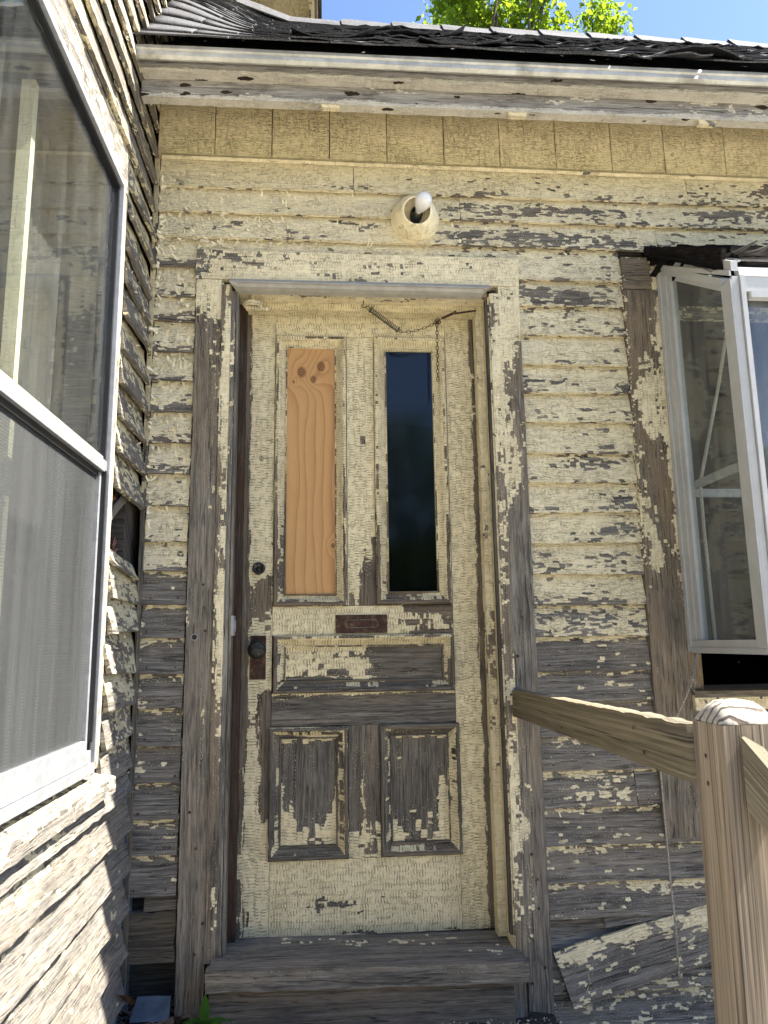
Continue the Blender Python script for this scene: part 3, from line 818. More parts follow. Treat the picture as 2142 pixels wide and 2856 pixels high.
flakes(fk, pts, (0, -1, 0.1), (1, 0, 0), (0.006, 0.024), 0.85)
pts = []
for _ in range(260):
    x = random.uniform(0.67, 1.025); z = random.uniform(0.9, 2.2)
    zb = max([q for q in ZR if q <= z]); v = (z - zb) / 0.1
    if v > 0.85 or random.random() < 0.25: pts.append((x, -0.024 + 0.017 * v - 0.001, z))
for _ in range(90): pts.append((1.029 + random.uniform(-0.004, 0.006), -0.034, random.uniform(1.1, 2.15)))
flakes(fk, pts, (0, -1, 0.1), (1, 0, 0), (0.004, 0.013), 0.7)
pts = []
for _ in range(22):
    z = random.choice([0.483, 0.376, 0.268, 0.164]) + random.uniform(-0.03, 0.0)
    pts.append((random.uniform(0.68, 1.14), -0.013, z))
flakes(fk, pts, (0, -1, 0.1), (1, 0, 0), (0.005, 0.018), 0.5)
for _ in range(1):
    pts = [(random.uniform(-0.415, -0.33), -0.0335, random.uniform(1.95, 2.16)) for _ in range(70)] + [(random.uniform(0.575, 0.655), -0.0335, random.uniform(1.35, 2.0)) for _ in range(60)]
    flakes(fk, pts, (0, -1, 0), (0, 0, 1), (0.004, 0.013), 0.6)
fk.build('paint_flakes', M_FLAKE, wall, kind='stuff')

# ------------------------------------------------------------------ eave
eave = MB()
eave.plank((-0.565, -0.262, 2.553), (3.6, -0.262, 2.566), (-0.565, -0.262, 2.640), (3.6, -0.262, 2.652), (0, -1, 0), 0.034, 120, 4, 'u',
           lambda p, a, b: (0.24 + 0.34 * sm(0.9, 1.8, p.x) + 0.25 * noise.noise((p.x * 2, 1, 5))) if b > 0.05 else 1.0, 0.0, 0.002, 0.002)
eave = eave.build('eave', M_FASCIA, wing)
m = MB()
m.plank((-0.568, -0.300, 2.614), (3.6, -0.300, 2.632), (-0.568, -0.300, 2.662), (3.6, -0.300, 2.680), (0, -1, 0), 0.038, 120, 3, 'u',
        lambda p, a, b: (0.12 + 0.2 * noise.noise((p.x * 2, 8, 5))) if b > 0.05 else 1.1, 0.0, 0.0015, 0.002)
m.build('fascia_board', M_FASCIA, eave)
m = MB()      # rolled metal drip edge with a ridge along its middle
prof = [(-0.322, 2.674), (-0.334, 2.672), (-0.338, 2.658), (-0.333, 2.653), (-0.333, 2.650), (-0.339, 2.646), (-0.339, 2.634), (-0.330, 2.626), (-0.322, 2.628)]
NX = 40
rows = []
for i in range(NX + 1):
    x = -0.575 + 4.2 * i / NX
    rows.append([m.vert((x, y + 0.002 * noise.noise((x * 4, k, 0)), z + 0.0042 * (x + 0.57) + 0.002 * noise.noise((x * 3, 7, 0)))) for k, (y, z) in enumerate(prof)])
for i in range(NX):
    for k in range(len(prof) - 1):
        m.face((rows[i][k], rows[i][k + 1], rows[i + 1][k + 1], rows[i + 1][k]))
m.build('drip_edge', M_DRIP, eave)
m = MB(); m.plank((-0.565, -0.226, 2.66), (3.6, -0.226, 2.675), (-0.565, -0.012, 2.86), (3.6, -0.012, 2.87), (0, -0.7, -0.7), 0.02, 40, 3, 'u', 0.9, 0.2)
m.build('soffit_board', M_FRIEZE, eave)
for x in (0.02, 0.62, 1.26, 1.9):
    m = MB(); m.box((x - 0.030, -0.258, 2.545), (x + 0.030, -0.240, 2.60), 'y', 0.75)
    m.build('rafter_block', M_TRIM, eave)

# ------------------------------------------------------------------ roof
RO = V((0, -0.345, 2.684)); TH = math.atan2(4.5 - 2.684, 1.5 + 0.345)
SD = V((0, math.cos(TH), math.sin(TH))); RN = V((0, -math.sin(TH), math.cos(TH)))
def rlift(x, t):
    return 0.10 * sm(-0.15, -0.6, x) ** 1.5 * sm(0.0, 0.9, t)
def rp(x, t, h=0.0):
    return V((x, 0, 0.0042 * (x + 0.57) * (1 - t / 2.6))) + RO + SD * t + RN * (h + rlift(x, t))
RL = 2.59
roof = MB()
c = [V((x_, 0, 0)) + RO + SD * t_ - RN * 0.03 for x_, t_ in ((-0.57, 0.01), (3.6, 0.01), (-0.57, RL), (3.6, RL))]
roof.plank(c[0], c[1], c[2], c[3], RN, 0.02, 1, 1, 'u', -0.2)
bz = V((0, 3.0, 2.0))
roof.plank((-0.57, 3.4, 2.7), (3.6, 3.4, 2.7), c[2] + V((0, 0.05, -0.03)), c[3] + V((0, 0.05, -0.03)), (0, 0.7, 0.7), 0.02, 1, 1, 'u', -0.2)
roof = roof.build('roof', M_ROT, wing)
EXPO = 0.145
big = {(3, 3): 0.035, (8, 4): 0.045, (5, 6): 0.02, (2, 4): 0.025, (9, 7): 0.025}
n_sh = 0
for j in range(18):
    off = -0.57 - (0.15 if j % 2 else 0.0) + random.uniform(-0.03, 0.03)
    i = 0
    x = off
    while x < 1.62 + 0.07 * j:
        w = 0.305
        x0, x1 = max(x, -0.575), x + w - 0.004
        x += w
        i += 1
        if x1 < -0.5 or n_sh >= 296: continue
        n_sh += 1
        bad = sm(-0.25, 0.1, x0)
        amp = (random.uniform(0.0, 0.004) + bad * abs(random.gauss(0, 0.0058)))
        amp = max(amp, big.get((j, i), 0))
        arch = 0.0
        if j == 1 and 0.95 < x0 < 1.25: arch = 0.034
        sd = random.uniform(0, 300)
        m = MB()
        nu_, nv_ = 8, 3
        top, bot = {}, {}
        for b in range(nv_ + 1):
            for a in range(nu_ + 1):
                fx = a / nu_
                fb = 1 - b / nv_                       # 1 at the lower edge
                t = j * EXPO - 0.012 + b / nv_ * 0.21
                curl = amp * fb ** 2 * (0.55 + 1.4 * max(-0.4, noise.noise((fx * 2.4 + sd, sd, 0.5))) + 1.3 * noise.noise((fx * 9 + sd, 1, 2)))
                if (j, i) in big: curl = amp * fb ** 2 * max(0.0, (abs(fx - 0.45) - 0.2) / 0.35) ** 1.3 + 0.004 + 0.006 * max(0, noise.noise((fx * 9 + sd, 1, 2)))
                if arch: curl += arch * fb ** 1.5 * max(0.0, math.sin(PI * fx)) ** 0.8
                xx = x0 + (x1 - x0) * fx
                jag = 0.010 * bad * (noise.noise((fx * 6 + sd, 5, sd)) + 0.6 * noise.noise((fx * 17 + sd, 9, sd))) if b == 0 else 0
                h = 0.006 + 0.007 * fb + curl
                top[a, b] = m.vert(rp(xx, t + jag + curl * 0.25, h))
                bot[a, b] = m.vert(rp(xx, t + jag + curl * 0.25, h - 0.0045))
        for b in range(nv_):
            for a in range(nu_):
                m.face((top[a, b], top[a + 1, b], top[a + 1, b + 1], top[a, b + 1]), None, True)
        for a in range(nu_):
            m.face((bot[a, 0], bot[a + 1, 0], top[a + 1, 0], top[a, 0]))
            m.face((bot[a, 0], bot[a, 1], bot[a + 1, 1], bot[a + 1, 0]))
        for b in range(nv_):
            m.face((bot[0, b + 1], bot[0, b], top[0, b], top[0, b + 1]))
            m.face((bot[nu_, b], bot[nu_, b + 1], top[nu_, b + 1], top[nu_, b]))
        m.build('shingle', M_SHINGLE, roof)
x = -0.5
k = 0
while x < 3.0:                                             # ridge caps, each lapping the next
    m = MB()
    a0, a1 = rp(x, RL - 0.13, 0.022), rp(x + 0.34, RL - 0.13, 0.012)
    t0, t1 = rp(x, RL + 0.01, 0.045), rp(x + 0.34, RL + 0.01, 0.032)
    m.plank(a0, a1, t0, t1, RN, 0.008, 5, 2, 'u', 0, 0, 0.004, 0.006)
    m.plank(t0 + V((0, 0.004, 0)), t1 + V((0, 0.004, 0)), t0 + V((0, 0.16, -0.10)), t1 + V((0, 0.16, -0.10)), (0, .5, 1), 0.008, 3, 1, 'u', 0)
    m.build('ridge_cap', M_SHINGLE, roof)
    x += 0.30
    k += 1

# dark rooms behind the openings
m = MB()
def room(mb, lo, hi):
    n0 = len(mb.v)
    mb.box(lo, hi)
    mb.f[-6:] = [tuple(reversed(q)) for q in mb.f[-6:]]
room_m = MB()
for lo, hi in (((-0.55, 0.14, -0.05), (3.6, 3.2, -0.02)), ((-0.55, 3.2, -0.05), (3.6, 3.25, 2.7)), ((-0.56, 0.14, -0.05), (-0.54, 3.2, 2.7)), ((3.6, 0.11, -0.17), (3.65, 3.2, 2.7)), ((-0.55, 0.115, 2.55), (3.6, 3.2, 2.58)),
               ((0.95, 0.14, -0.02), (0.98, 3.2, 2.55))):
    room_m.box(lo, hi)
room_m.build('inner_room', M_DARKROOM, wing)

# ------------------------------------------------------------------ door frame
def cov_casL(p, a, b):
    x, z = p.x, p.z
    c = 0.0 + 0.75 * sm(1.88, 2.02, z) + 0.30 * sm(1.35, 1.75, z) * sm(-0.40, -0.345, x)
    c += 0.45 * blob(x, z, -0.352, 1.30, 0.016, 0.09) + 0.62 * blob(x, z, -0.362, 0.62, 0.010, 0.20) + 0.42 * blob(x, z, -0.362, 0.28, 0.022, 0.13) + 0.2 * blob(x, z, -0.35, 1.6, 0.03, 0.2)
    c += 0.25 * blob(x, z, -0.415, 0.9, 0.008, 0.5)
    return c
def cov_casR(p, a, b):
    x, z = p.x, p.z
    c = 0.12 + 0.50 * sm(1.22, 1.42, z) - 0.42 * sm(0.61, 0.65, x) * sm(1.95, 1.75, z) + 0.25 * sm(1.8, 1.95, z)
    c += 0.55 * sm(0.600, 0.578, x) * sm(0.1, 0.3, z)
    c += 0.62 * blob(x, z, 0.615, 0.44, 0.022, 0.045) + 0.55 * blob(x, z, 0.60, 0.33, 0.018, 0.03) + 0.5 * blob(x, z, 0.62, 0.16, 0.018, 0.06) + 0.35 * blob(x, z, 0.60, 0.05, 0.02, 0.05) + 0.5 * blob(x, z, 0.625, 0.56, 0.02, 0.02)
    c += 0.35 * blob(x, z, 0.64, -0.15, 0.02, 0.05) + 0.3 * blob(x, z, 0.60, -0.02, 0.02, 0.06)
    return c
frame = MB()
# jambs and head lining the opening
frame.plank((-0.292, -0.029, -0.02), (-0.292, 0.112, -0.02), (-0.292, -0.029, 2.03), (-0.292, 0.112, 2.03), (1, 0, 0), 0.02, 4, 60, 'v',
            lambda p, a, b: 0.12 + 0.2 * sm(1.2, 1.9, p.z), lambda p, a, b: -0.2, 0.0)
frame.plank((0.552, 0.112, -0.02), (0.552, -0.029, -0.02), (0.552, 0.112, 2.03), (0.552, -0.029, 2.03), (-1, 0, 0), 0.02, 5, 60, 'v',
            lambda p, a, b: 0.92 - 0.25 * sm(0.8, 1.0, a), 0.5, 0.0)
frame.plank((-0.292, 0.112, 2.030), (0.552, 0.112, 2.030), (-0.292, -0.029, 2.030), (0.552, -0.029, 2.030), (0, 0, -1), 0.02, 40, 5, 'u',
            lambda p, a, b: 0.88 - 0.5 * sm(0.7, 0.95, b), 0.5, 0.0)
frame = frame.build('door_frame', M_TRIM, wing)
m = MB(); m.plank((-0.416, -0.031, -0.22), (-0.338, -0.031, -0.22), (-0.420, -0.031, 2.068), (-0.338, -0.031, 2.068), (0, -1, 0), 0.042, 8, 110, 'v', cov_casL, lambda p, a, b: 0.45 * sm(1.2, 1.7, p.z) + 0.15, 0.0012, 0.001)
m.build('casing_board', M_TRIM, frame)
m = MB(); m.plank((-0.3365, -0.037, -0.005), (-0.306, -0.037, -0.005), (-0.3365, -0.037, 2.048), (-0.306, -0.037, 2.048), (0, -1, 0), 0.047, 4, 110, 'v',
                lambda p, a, b: 0.30 + 0.38 * sm(0.25, 0.7, p.z) + 0.1 * math.sin(p.z * 9) - 0.3 * (a < 0.3), 0.6, 0.0012)
m.build('casing_bead', M_TRIM, frame)
m = MB(); m.plank((0.590, -0.031, -0.215), (0.662, -0.031, -0.215), (0.590, -0.031, 2.068), (0.662, -0.031, 2.068), (0, -1, 0), 0.042, 8, 110, 'v', cov_casR, lambda p, a, b: 0.35 + 0.35 * sm(1.2, 1.7, p.z) - 0.4 * blob(0, p.z, 0, 0.95, 1, 0.2), 0.0012, 0.001)
m.build('casing_board', M_TRIM, frame)
m = MB(); m.plank((0.5575, -0.036, -0.03), (0.5885, -0.036, -0.03), (0.5575, -0.036, 2.040), (0.5885, -0.036, 2.040), (0, -1, 0), 0.047, 4, 110, 'v',
                lambda p, a, b: 0.52 + 0.14 * math.sin(p.z * 5.0) + 0.3 * sm(1.3, 1.8, p.z) - 0.3 * sm(0.35, 0.1, p.z), 0.5, 0.0012)
m.build('casing_bead', M_TRIM, frame)
m = MB(); m.plank((-0.423, -0.033, 2.0705), (0.664, -0.033, 2.0695), (-0.423, -0.033, 2.174), (0.664, -0.033, 2.172), (0, -1, 0), 0.044, 60, 6, 'u',
                lambda p, a, b: 0.78 - 0.30 * blob(p.x, p.z, -0.25, 2.16, 0.15, 0.03) - 0.25 * blob(p.x, p.z, 0.30, 2.14, 0.1, 0.02) - 0.3 * sm(-0.36, -0.41, p.x) + 0.1 * sm(0.45, 0.6, p.x), 0.3, 0.0015, 0.001)
m.build('casing_board', M_TRIM, frame, label='cream casing board across the door head')
# metal drip cap
m = MB()
prof = [(-0.0335, 2.068), (-0.0385, 2.0685), (-0.040, 2.056), (-0.066, 2.050), (-0.071, 2.045), (-0.072, 2.040), (-0.066, 2.039), (-0.060, 2.030), (-0.045, 2.024), (-0.026, 2.021), (-0.026, 2.031)]
rows = []
for i in range(25):
    x = -0.3085 + 0.866 * i / 24
    inset = 0.022
    rows.append([m.vert((max(-0.284, min(0.530, x)) if k >= 6 else x, y, z + 0.001 * noise.noise((x * 5, 2, 0)))) for k, (y, z) in enumerate(prof)])
for i in range(24):
    for k in range(len(prof) - 1):
        m.face((rows[i][k], rows[i][k + 1], rows[i + 1][k + 1], rows[i + 1][k]))
for r, fl in ((rows[0], 1), (rows[-1], -1)):
    m.face(r if fl < 0 else r[::-1])
m.build('drip_cap', M_ALU_W, frame)
m = MB(); m.box((-0.2915, 0.068, 0.0), (-0.265, 0.094, 2.029), 'z', 0.55, 0.8); m.build('door_stop', M_BROWN, frame)
m = MB(); m.plank((0.524, 0.094, 0.0), (0.524, 0.046, 0.0), (0.524, 0.094, 2.029), (0.524, 0.046, 2.029), (-1, 0, 0), 0.027, 3, 70, 'v', lambda p, a, b: 0.80 - 0.3 * (a < 0.3) + 0.1 * math.sin(p.z * 6), 0.7)
m.build('door_stop', M_TRIM, frame)
m = MB(); m.plank((-0.262, 0.047, 2.004), (0.523, 0.047, 2.003), (-0.262, 0.047, 2.029), (0.523, 0.047, 2.029), (0, -1, 0), 0.047, 40, 2, 'u', 0.93, 0.4)
m.build('door_stop', M_DOOR, frame)
# storm door channels, a thin grey metal strip each side
m = MB(); m.box((-0.2905, -0.026, 0.0), (-0.282, 0.012, 2.02), 'z', 0.1); m.build('storm_channel', M_GREY, frame)
m = MB(); m.box((0.5435, -0.0275, 0.03), (0.5515, -0.006, 2.02), 'z', 0.1); m.build('storm_channel', M_ROT, frame)
m = MB(); m.box((-0.284, -0.034, 0.905), (-0.276, 0.014, 0.965), 'z').box((-0.284, -0.022, 0.918), (-0.272, 0.0, 0.952), 'z'); m.build('strike_plate', M_ALU, frame)
m = MB(); m.lathe((-0.392, -0.0318, 0.902), (0, -1, 0), [(0, 0.0003), (0.0085, 0.0003)], 16); m.build('bolt_hole', M_BLACK, frame)
m = MB(); m.torus((-0.392, -0.032, 0.902), (1, 0, 0), (0, 0, 1), 0.0092, 0.0092, 0.0012, 16, 5); m.build('hole_rim', M_ALU, frame)
# threshold and riser
m = MB()
m.plank((-0.322, -0.108, -0.050), (0.573, -0.108, -0.066), (-0.322, -0.112, 0.004), (0.573, -0.112, -0.012), (0, -1, 0.05), 0.05, 40, 4, 'u', 0.08, 0.0, 0.004, 0.004)
m.plank((-0.322, -0.112, 0.0055), (0.573, -0.112, -0.0105), (-0.290, 0.16, 0.012), (0.551, 0.16, -0.002), (0, 0, 1), 0.03, 40, 8, 'u', lambda p, a, b: 0.10 + 0.38 * blob(p.x, p.y, 0.1, 0.05, 0.28, 0.03) + 0.3 * blob(p.x, p.y, 0.5, -0.04, 0.04, 0.04), 0.05, 0.003, 0.002)
m.build('threshold', M_TRIM, frame)
m = MB(); m.plank((-0.315, -0.082, -0.24), (0.535, -0.082, -0.24), (-0.315, -0.082, -0.048), (0.535, -0.082, -0.058), (0, -1, 0), 0.03, 30, 5, 'u', -0.1, 0.35, 0.002, 0.003)
m.build('riser_board', M_GREY, frame)
m = MB(); m.plank((0.536, -0.060, -0.24), (0.575, -0.060, -0.24), (0.536, -0.060, -0.07), (0.575, -0.060, -0.07), (0, -1, 0), 0.05, 3, 6, 'v', 0.1, 0.3, 0.002)
m.build('casing_foot', M_TRIM, frame)

# ------------------------------------------------------------------ door
DY = 0.10
door = MB()
door.box((-0.165, DY + 0.034, 0.21), (0.425, DY + 0.042, 0.99), 'z', 0.3)
door = door.build('door', M_DOOR, wing, label='old panelled door with crazed cream paint, one boarded and one dark glass light')
def dplank(name, x0, x1, z0, z1, grain, covf, tone=0.25, y=DY, d=0.042):
    m = MB()
    m.plank((x0 + 0.0006, y, z0 + 0.0006), (x1 - 0.0006, y, z0 + 0.0006), (x0 + 0.0006, y, z1 - 0.0006), (x1 - 0.0006, y, z1 - 0.0006), (0, -1, 0), d,
            max(2, int((x1 - x0) / 0.016)), max(2, int((z1 - z0) / 0.016)), grain, covf, tone, 0.0, 0.0)
    return m.build(name, M_DOOR, door)
def cov_stL(p, a, b):
    x, z = p.x, p.z
    c = 0.96 - 0.75 * blob(x, z, -0.20, 1.04, 0.025, 0.06) - 0.25 * sm(0.5, 0.62, z) * sm(1.2, 1.0, z)
    c -= 0.85 * sm(-0.215, -0.19, x) * sm(0.30, 0.42, z) * sm(0.76, 0.68, z) + 0.35 * blob(x, z, -0.2, 0.36, 0.03, 0.08) + 0.25 * blob(x, z, -0.22, 0.08, 0.02, 0.06)
    c -= 0.25 * blob(x, z, -0.25, 0.9, 0.012, 0.8) + 0.7 * sm(-0.244, -0.252, x)
    return c
def cov_stR(p, a, b):
    return 0.97 - 0.75 * sm(0.505, 0.512, p.x) - 0.22 * blob(p.x, p.z, 0.47, 1.55, 0.02, 0.3)
stile_tone = lambda p, a, b: 0.55
dplank('stile', -0.275, -0.168, 0.004, 2.026, 'v', cov_stL, stile_tone)
dplank('stile', 0.424, 0.535, 0.004, 2.026, 'v', cov_stR, stile_tone)
dplank('rail', -0.168, 0.424, 1.932, 2.026, 'u', lambda p, a, b: 0.96, 0.4)
dplank('mullion', 0.076, 0.170, 0.998, 1.932, 'v', lambda p, a, b: 0.93 - 0.22 * blob(p.x, p.z, 0.125, 1.6, 0.025, 0.25) - 0.85 * sm(1.26, 1.10, p.z) * sm(0.105, 0.135, p.x + 0.05 * (1.2 - p.z)) - 0.3 * sm(1.06, 1.0, p.z), 0.7)
dplank('rail', -0.168, 0.424, 0.904, 0.998, 'u', lambda p, a, b: 0.93 - 0.50 * sm(0.2, 0.32, p.x) - 0.3 * blob(p.x, p.z, 0.3, 0.99, 0.08, 0.02) - 0.2 * blob(p.x, p.z, -0.1, 0.91, 0.1, 0.01), 0.55)
dplank('rail', -0.168, 0.424, 0.620, 0.722, 'u', lambda p, a, b: 0.06 + 0.85 * math.exp(-((0.722 - p.z) / 0.014) ** 2) * (0.8 + 0.5 * noise.noise((p.x * 9, 0, 0))), lambda p, a, b: 0.35 * sm(0.66, 0.71, p.z))
dplank('mullion', 0.076, 0.176, 0.222, 0.620, 'v', lambda p, a, b: 0.10 + 0.52 * sm(0.40, 0.24, p.z) + 0.36 * blob(p.x, p.z, 0.128, 0.38, 0.016, 0.12), 0.35)
dplank('rail', -0.168, 0.424, 0.004, 0.222, 'u', lambda p, a, b: 1.0 - 0.55 * blob(p.x, p.z, 0.02, 0.085, 0.16, 0.028) - 0.35 * blob(p.x, p.z, 0.22, 0.10, 0.1, 0.01) - 0.25 * sm(0.02, 0.0, p.z), 0.1)

MPROF = [(0.0, 0.0), (0.0, 0.006), (0.004, 0.0095), (0.010, 0.0095), (0.0125, 0.0065), (0.015, 0.0060), (0.022, -0.002), (0.030, -0.009), (0.033, -0.0095), (0.034, -0.006), (0.0375, -0.0055), (0.039, -0.013)]
def moulding(x0, x1, z0, z1, covs, tone, scale=1.0):
    """four mitred strips round a panel; covs = bottom, right, top, left coverage"""
    cs = [V((x0, 0, z0)), V((x1, 0, z0)), V((x1, 0, z1)), V((x0, 0, z1))]
    for k in range(4):
        a, b = cs[k], cs[(k + 1) % 4]
        d = (b - a).normalized()
        inn = V((-d.z, 0, d.x))
        L = (b - a).length
        m = MB()
        nu = max(3, int(L / 0.03))
        rows = []
        ou, ov = random.uniform(0, 40), random.uniform(0, 40)
        s = 0.0
        for q, (w, h) in enumerate(MPROF):
            w *= scale
            if q: s += math.hypot(MPROF[q][0] - MPROF[q - 1][0], MPROF[q][1] - MPROF[q - 1][1])
            row = []
            for i in range(nu + 1):
                t = w + (L - 2 * w) * i / nu
                p = a + d * t + inn * w
                cv = covs[k](p) if callable(covs[k]) else covs[k]
                cv += (0.12 if 5 <= q <= 7 else -0.30 if q in (2, 3, 9, 10) else -0.02)
                row.append((m.vert((p.x, DY - h * 1.45 - 0.0005, p.z), cv, tone), (t + ou, s + ov)))
            rows.append(row)
        for q in range(len(rows) - 1):
            for i in range(nu):
                k4 = (rows[q][i], rows[q][i + 1], rows[q + 1][i + 1], rows[q + 1][i])
                m.face([x[0] for x in k4], [x[1] for x in k4])
        m.build('moulding', M_DOOR, door)
zc = lambda lo, hi, a, b: (lambda p: a + (b - a) * sm(lo, hi, p.z))
moulding(-0.166, 0.074, 0.999, 1.929, (0.55, zc(1.1, 1.7, 0.72, 0.9), 0.92, zc(1.15, 1.6, 0.42, 0.85)), 0.6)
moulding(0.171, 0.421, 1.000, 1.932, (0.36, zc(1.1, 1.8, 0.62, 0.86), 0.9, zc(1.05, 1.5, 0.55, 0.88)), 0.65, 1.15)
moulding(-0.163, 0.423, 0.722, 0.904, (0.18, 0.45, 0.72, 0.62), 0.25)
moulding(-0.174, 0.075, 0.223, 0.618, (0.22, zc(0.25, 0.5, 0.55, 0.35), 0.42, zc(0.25, 0.5, 0.45, 0.25)), 0.15)
moulding(0.177, 0.432, 0.224, 0.620, (0.36, zc(0.25, 0.5, 0.72, 0.6), 0.38, zc(0.25, 0.5, 0.45, 0.3)), 0.15)
def panel(x0, x1, z0, z1, grain, covf, tone):
    m = MB(); m.plank((x0, DY + 0.0175, z0), (x1, DY + 0.0175, z0), (x0, DY + 0.0175, z1), (x1, DY + 0.0175, z1), (0, -1, 0), 0.018, int((x1 - x0) / .014), int((z1 - z0) / .014), grain, covf, tone)
    m.build('panel', M_DOOR, door)
panel(-0.128, 0.388, 0.757, 0.869, 'u', lambda p, a, b: 0.60 - 0.55 * sm(0.10, 0.24, p.x) + 0.25 * sm(0.84, 0.868, p.z) - 0.35 * sm(0.775, 0.757, p.z), lambda p, a, b: 0.25)
panel(-0.139, 0.040, 0.258, 0.583, 'v', lambda p, a, b: 0.16 + 0.42 * sm(0.42, 0.27, p.z) + 0.55 * sm(0.56, 0.58, p.z) + 0.30 * (abs(a - 0.5) > 0.42) * sm(0.5, 0.4, p.z) + 0.25 * (abs(a - .5) > .3) * sm(.42, .3, p.z), 0.0)
panel(0.212, 0.397, 0.259, 0.585, 'v', lambda p, a, b: 0.16 + 0.38 * sm(0.42, 0.27, p.z) + 0.5 * sm(0.565, 0.583, p.z) + 0.40 * sm(0.75, 0.95, a) * sm(0.48, 0.38, p.z) + 0.2 * (a < .2) * sm(.42, .3, p.z), 0.0)
# plywood and glass lights
m = MB(); m.v = []
ids = [m.vert(p) for p in ((-0.129, DY + 0.0165, 1.036), (0.0365, DY + 0.0165, 1.036), (0.0365, DY + 0.0165, 1.891), (-0.129, DY + 0.0165, 1.891))]
m.face(ids, [(0, 0), (0, 0.158), (0.84, 0.158), (0.84, 0)])
ids2 = [m.vert(p) for p in ((-0.129, DY + 0.028, 1.036), (0.0365, DY + 0.028, 1.036), (0.0365, DY + 0.028, 1.891), (-0.129, DY + 0.028, 1.891))]
m.face(ids2[::-1], [(0, 0)] * 4)
m.build('plywood_panel', M_PLY, door, label='bright orange plywood boarding the left light')
m = MB(); m.box((0.214, DY + 0.0175, 1.043), (0.378, DY + 0.0205, 1.889), 'z'); m.build('glass_pane', M_DOORGLASS, door, label='dark glass in the right light')
# ironmongery
m = MB()
m.box((-0.238, DY - 0.003, 0.767), (-0.187, DY, 0.905), 'z'); plate = m.build('lock_plate', M_RUST, door)
m = MB()
m.lathe((-0.213, DY - 0.003, 0.861), (0, -1, 0), [(0.014, 0), (0.010, 0.006), (0.009, 0.020), (0.016, 0.024), (0.026, 0.029), (0.0295, 0.036), (0.0285, 0.043), (0.022, 0.049), (0.012, 0.052), (0, 0.053)], 28)
for k in range(8):                                             # pressed leaf pattern on the knob's face
    t = 2 * PI * k / 8
    m.tube([(-0.213 + 0.007 * math.cos(t), DY - 0.0552, 0.861 + 0.007 * math.sin(t)), (-0.213 + 0.017 * math.cos(t + 0.25), DY - 0.0540, 0.861 + 0.017 * math.sin(t + 0.25)), (-0.213 + 0.025 * math.cos(t + 0.1), DY - 0.0488, 0.861 + 0.025 * math.sin(t + 0.1))], 0.0016, 5)
m.build('knob', M_BRONZE, door)
m = MB(); m.lathe((-0.210, DY - 0.0035, 0.806), (0, -1, 0), [(0, 0.0005), (0.0045, 0.0004)], 12).box((-0.2125, DY - 0.0042, 0.792), (-0.2075, DY - 0.0034, 0.806), 'z'); m.build('keyhole', M_BLACK, door)
m = MB(); m.lathe((-0.214, DY, 1.122), (0, -1, 0), [(0.0205, 0), (0.020, 0.009), (0.016, 0.012), (0.0145, 0.0095), (0, 0.0095)], 26)
m.lathe((-0.214, DY - 0.0095, 1.119), (0, -1, 0), [(0.008, 0), (0.008, 0.0015), (0, 0.0015)], 16).build('deadbolt', M_BRONZE, door)
m = MB(); m.box((-0.2152, DY - 0.0116, 1.112), (-0.2128, DY - 0.0111, 1.122), 'z'); m.build('keyhole', M_BLACK, door)
m = MB(); m.lathe((-0.2135, DY - 0.010, 1.1315), (0, -1, 0), [(0.0042, 0), (0.004, 0.0015), (0, 0.002)], 12); m.build('rivet', M_STEEL, door)
m = MB(); m.box((0.036, DY - 0.004, 0.909), (0.205, DY, 0.968), 'x')
mail = m.build('mail_slot', M_RUST, door, label='rusty letter slot plate')
m = MB()
pts = []
for k in range(29):
    t = 2 * PI * k / 28
    cx = 0.041 if math.cos(t) > 0 else -0.041
    pts.append((0.121 + cx + 0.0125 * math.cos(t), DY - 0.0048, 0.9395 + 0.0125 * math.sin(t)))
m.tube(pts, 0.0022, 6, False)
m.build('mail_slot_rim', M_STEEL, door)
m = MB(); m.box((0.072, DY - 0.0052, 0.930), (0.170, DY - 0.0041, 0.949), 'x'); m.build('mail_slot_flap', M_RUST, door)
# a small pencilled mark on the left stile
m = MB()
m.torus((-0.211, DY - 0.0006, 1.492), (1, 0, 0), (0, 0, 1), 0.0062, 0.0070, 0.0008, 14, 4)
m.tube([(-0.204, DY - 0.0006, 1.494), (-0.160, DY - 0.0006, 1.497)], 0.0007, 4).tube([(-0.211, DY - 0.0006, 1.499), (-0.211, DY - 0.0006, 1.485)], 0.0006, 4)
m.build('pencil_mark', M_BLACK, door)

# ------------------------------------------------------------------ garden window on the wing
win = MB()
GX0, GX1, GY0, GY1, GZ0 = 1.157, 2.30, -0.034, -0.455, 0.838
GZW, GZF = 2.190, 1.893
def bar(mb, a, b, n1, w, n2, d):
    """square section bar between a and b, w along n1 and d along n2"""
    a, b, n1, n2 = V(a), V(b), V(n1), V(n2)
    mb.plank(a, b, a + n1 * w, b + n1 * w, n2, d, 1, 1, 'u')
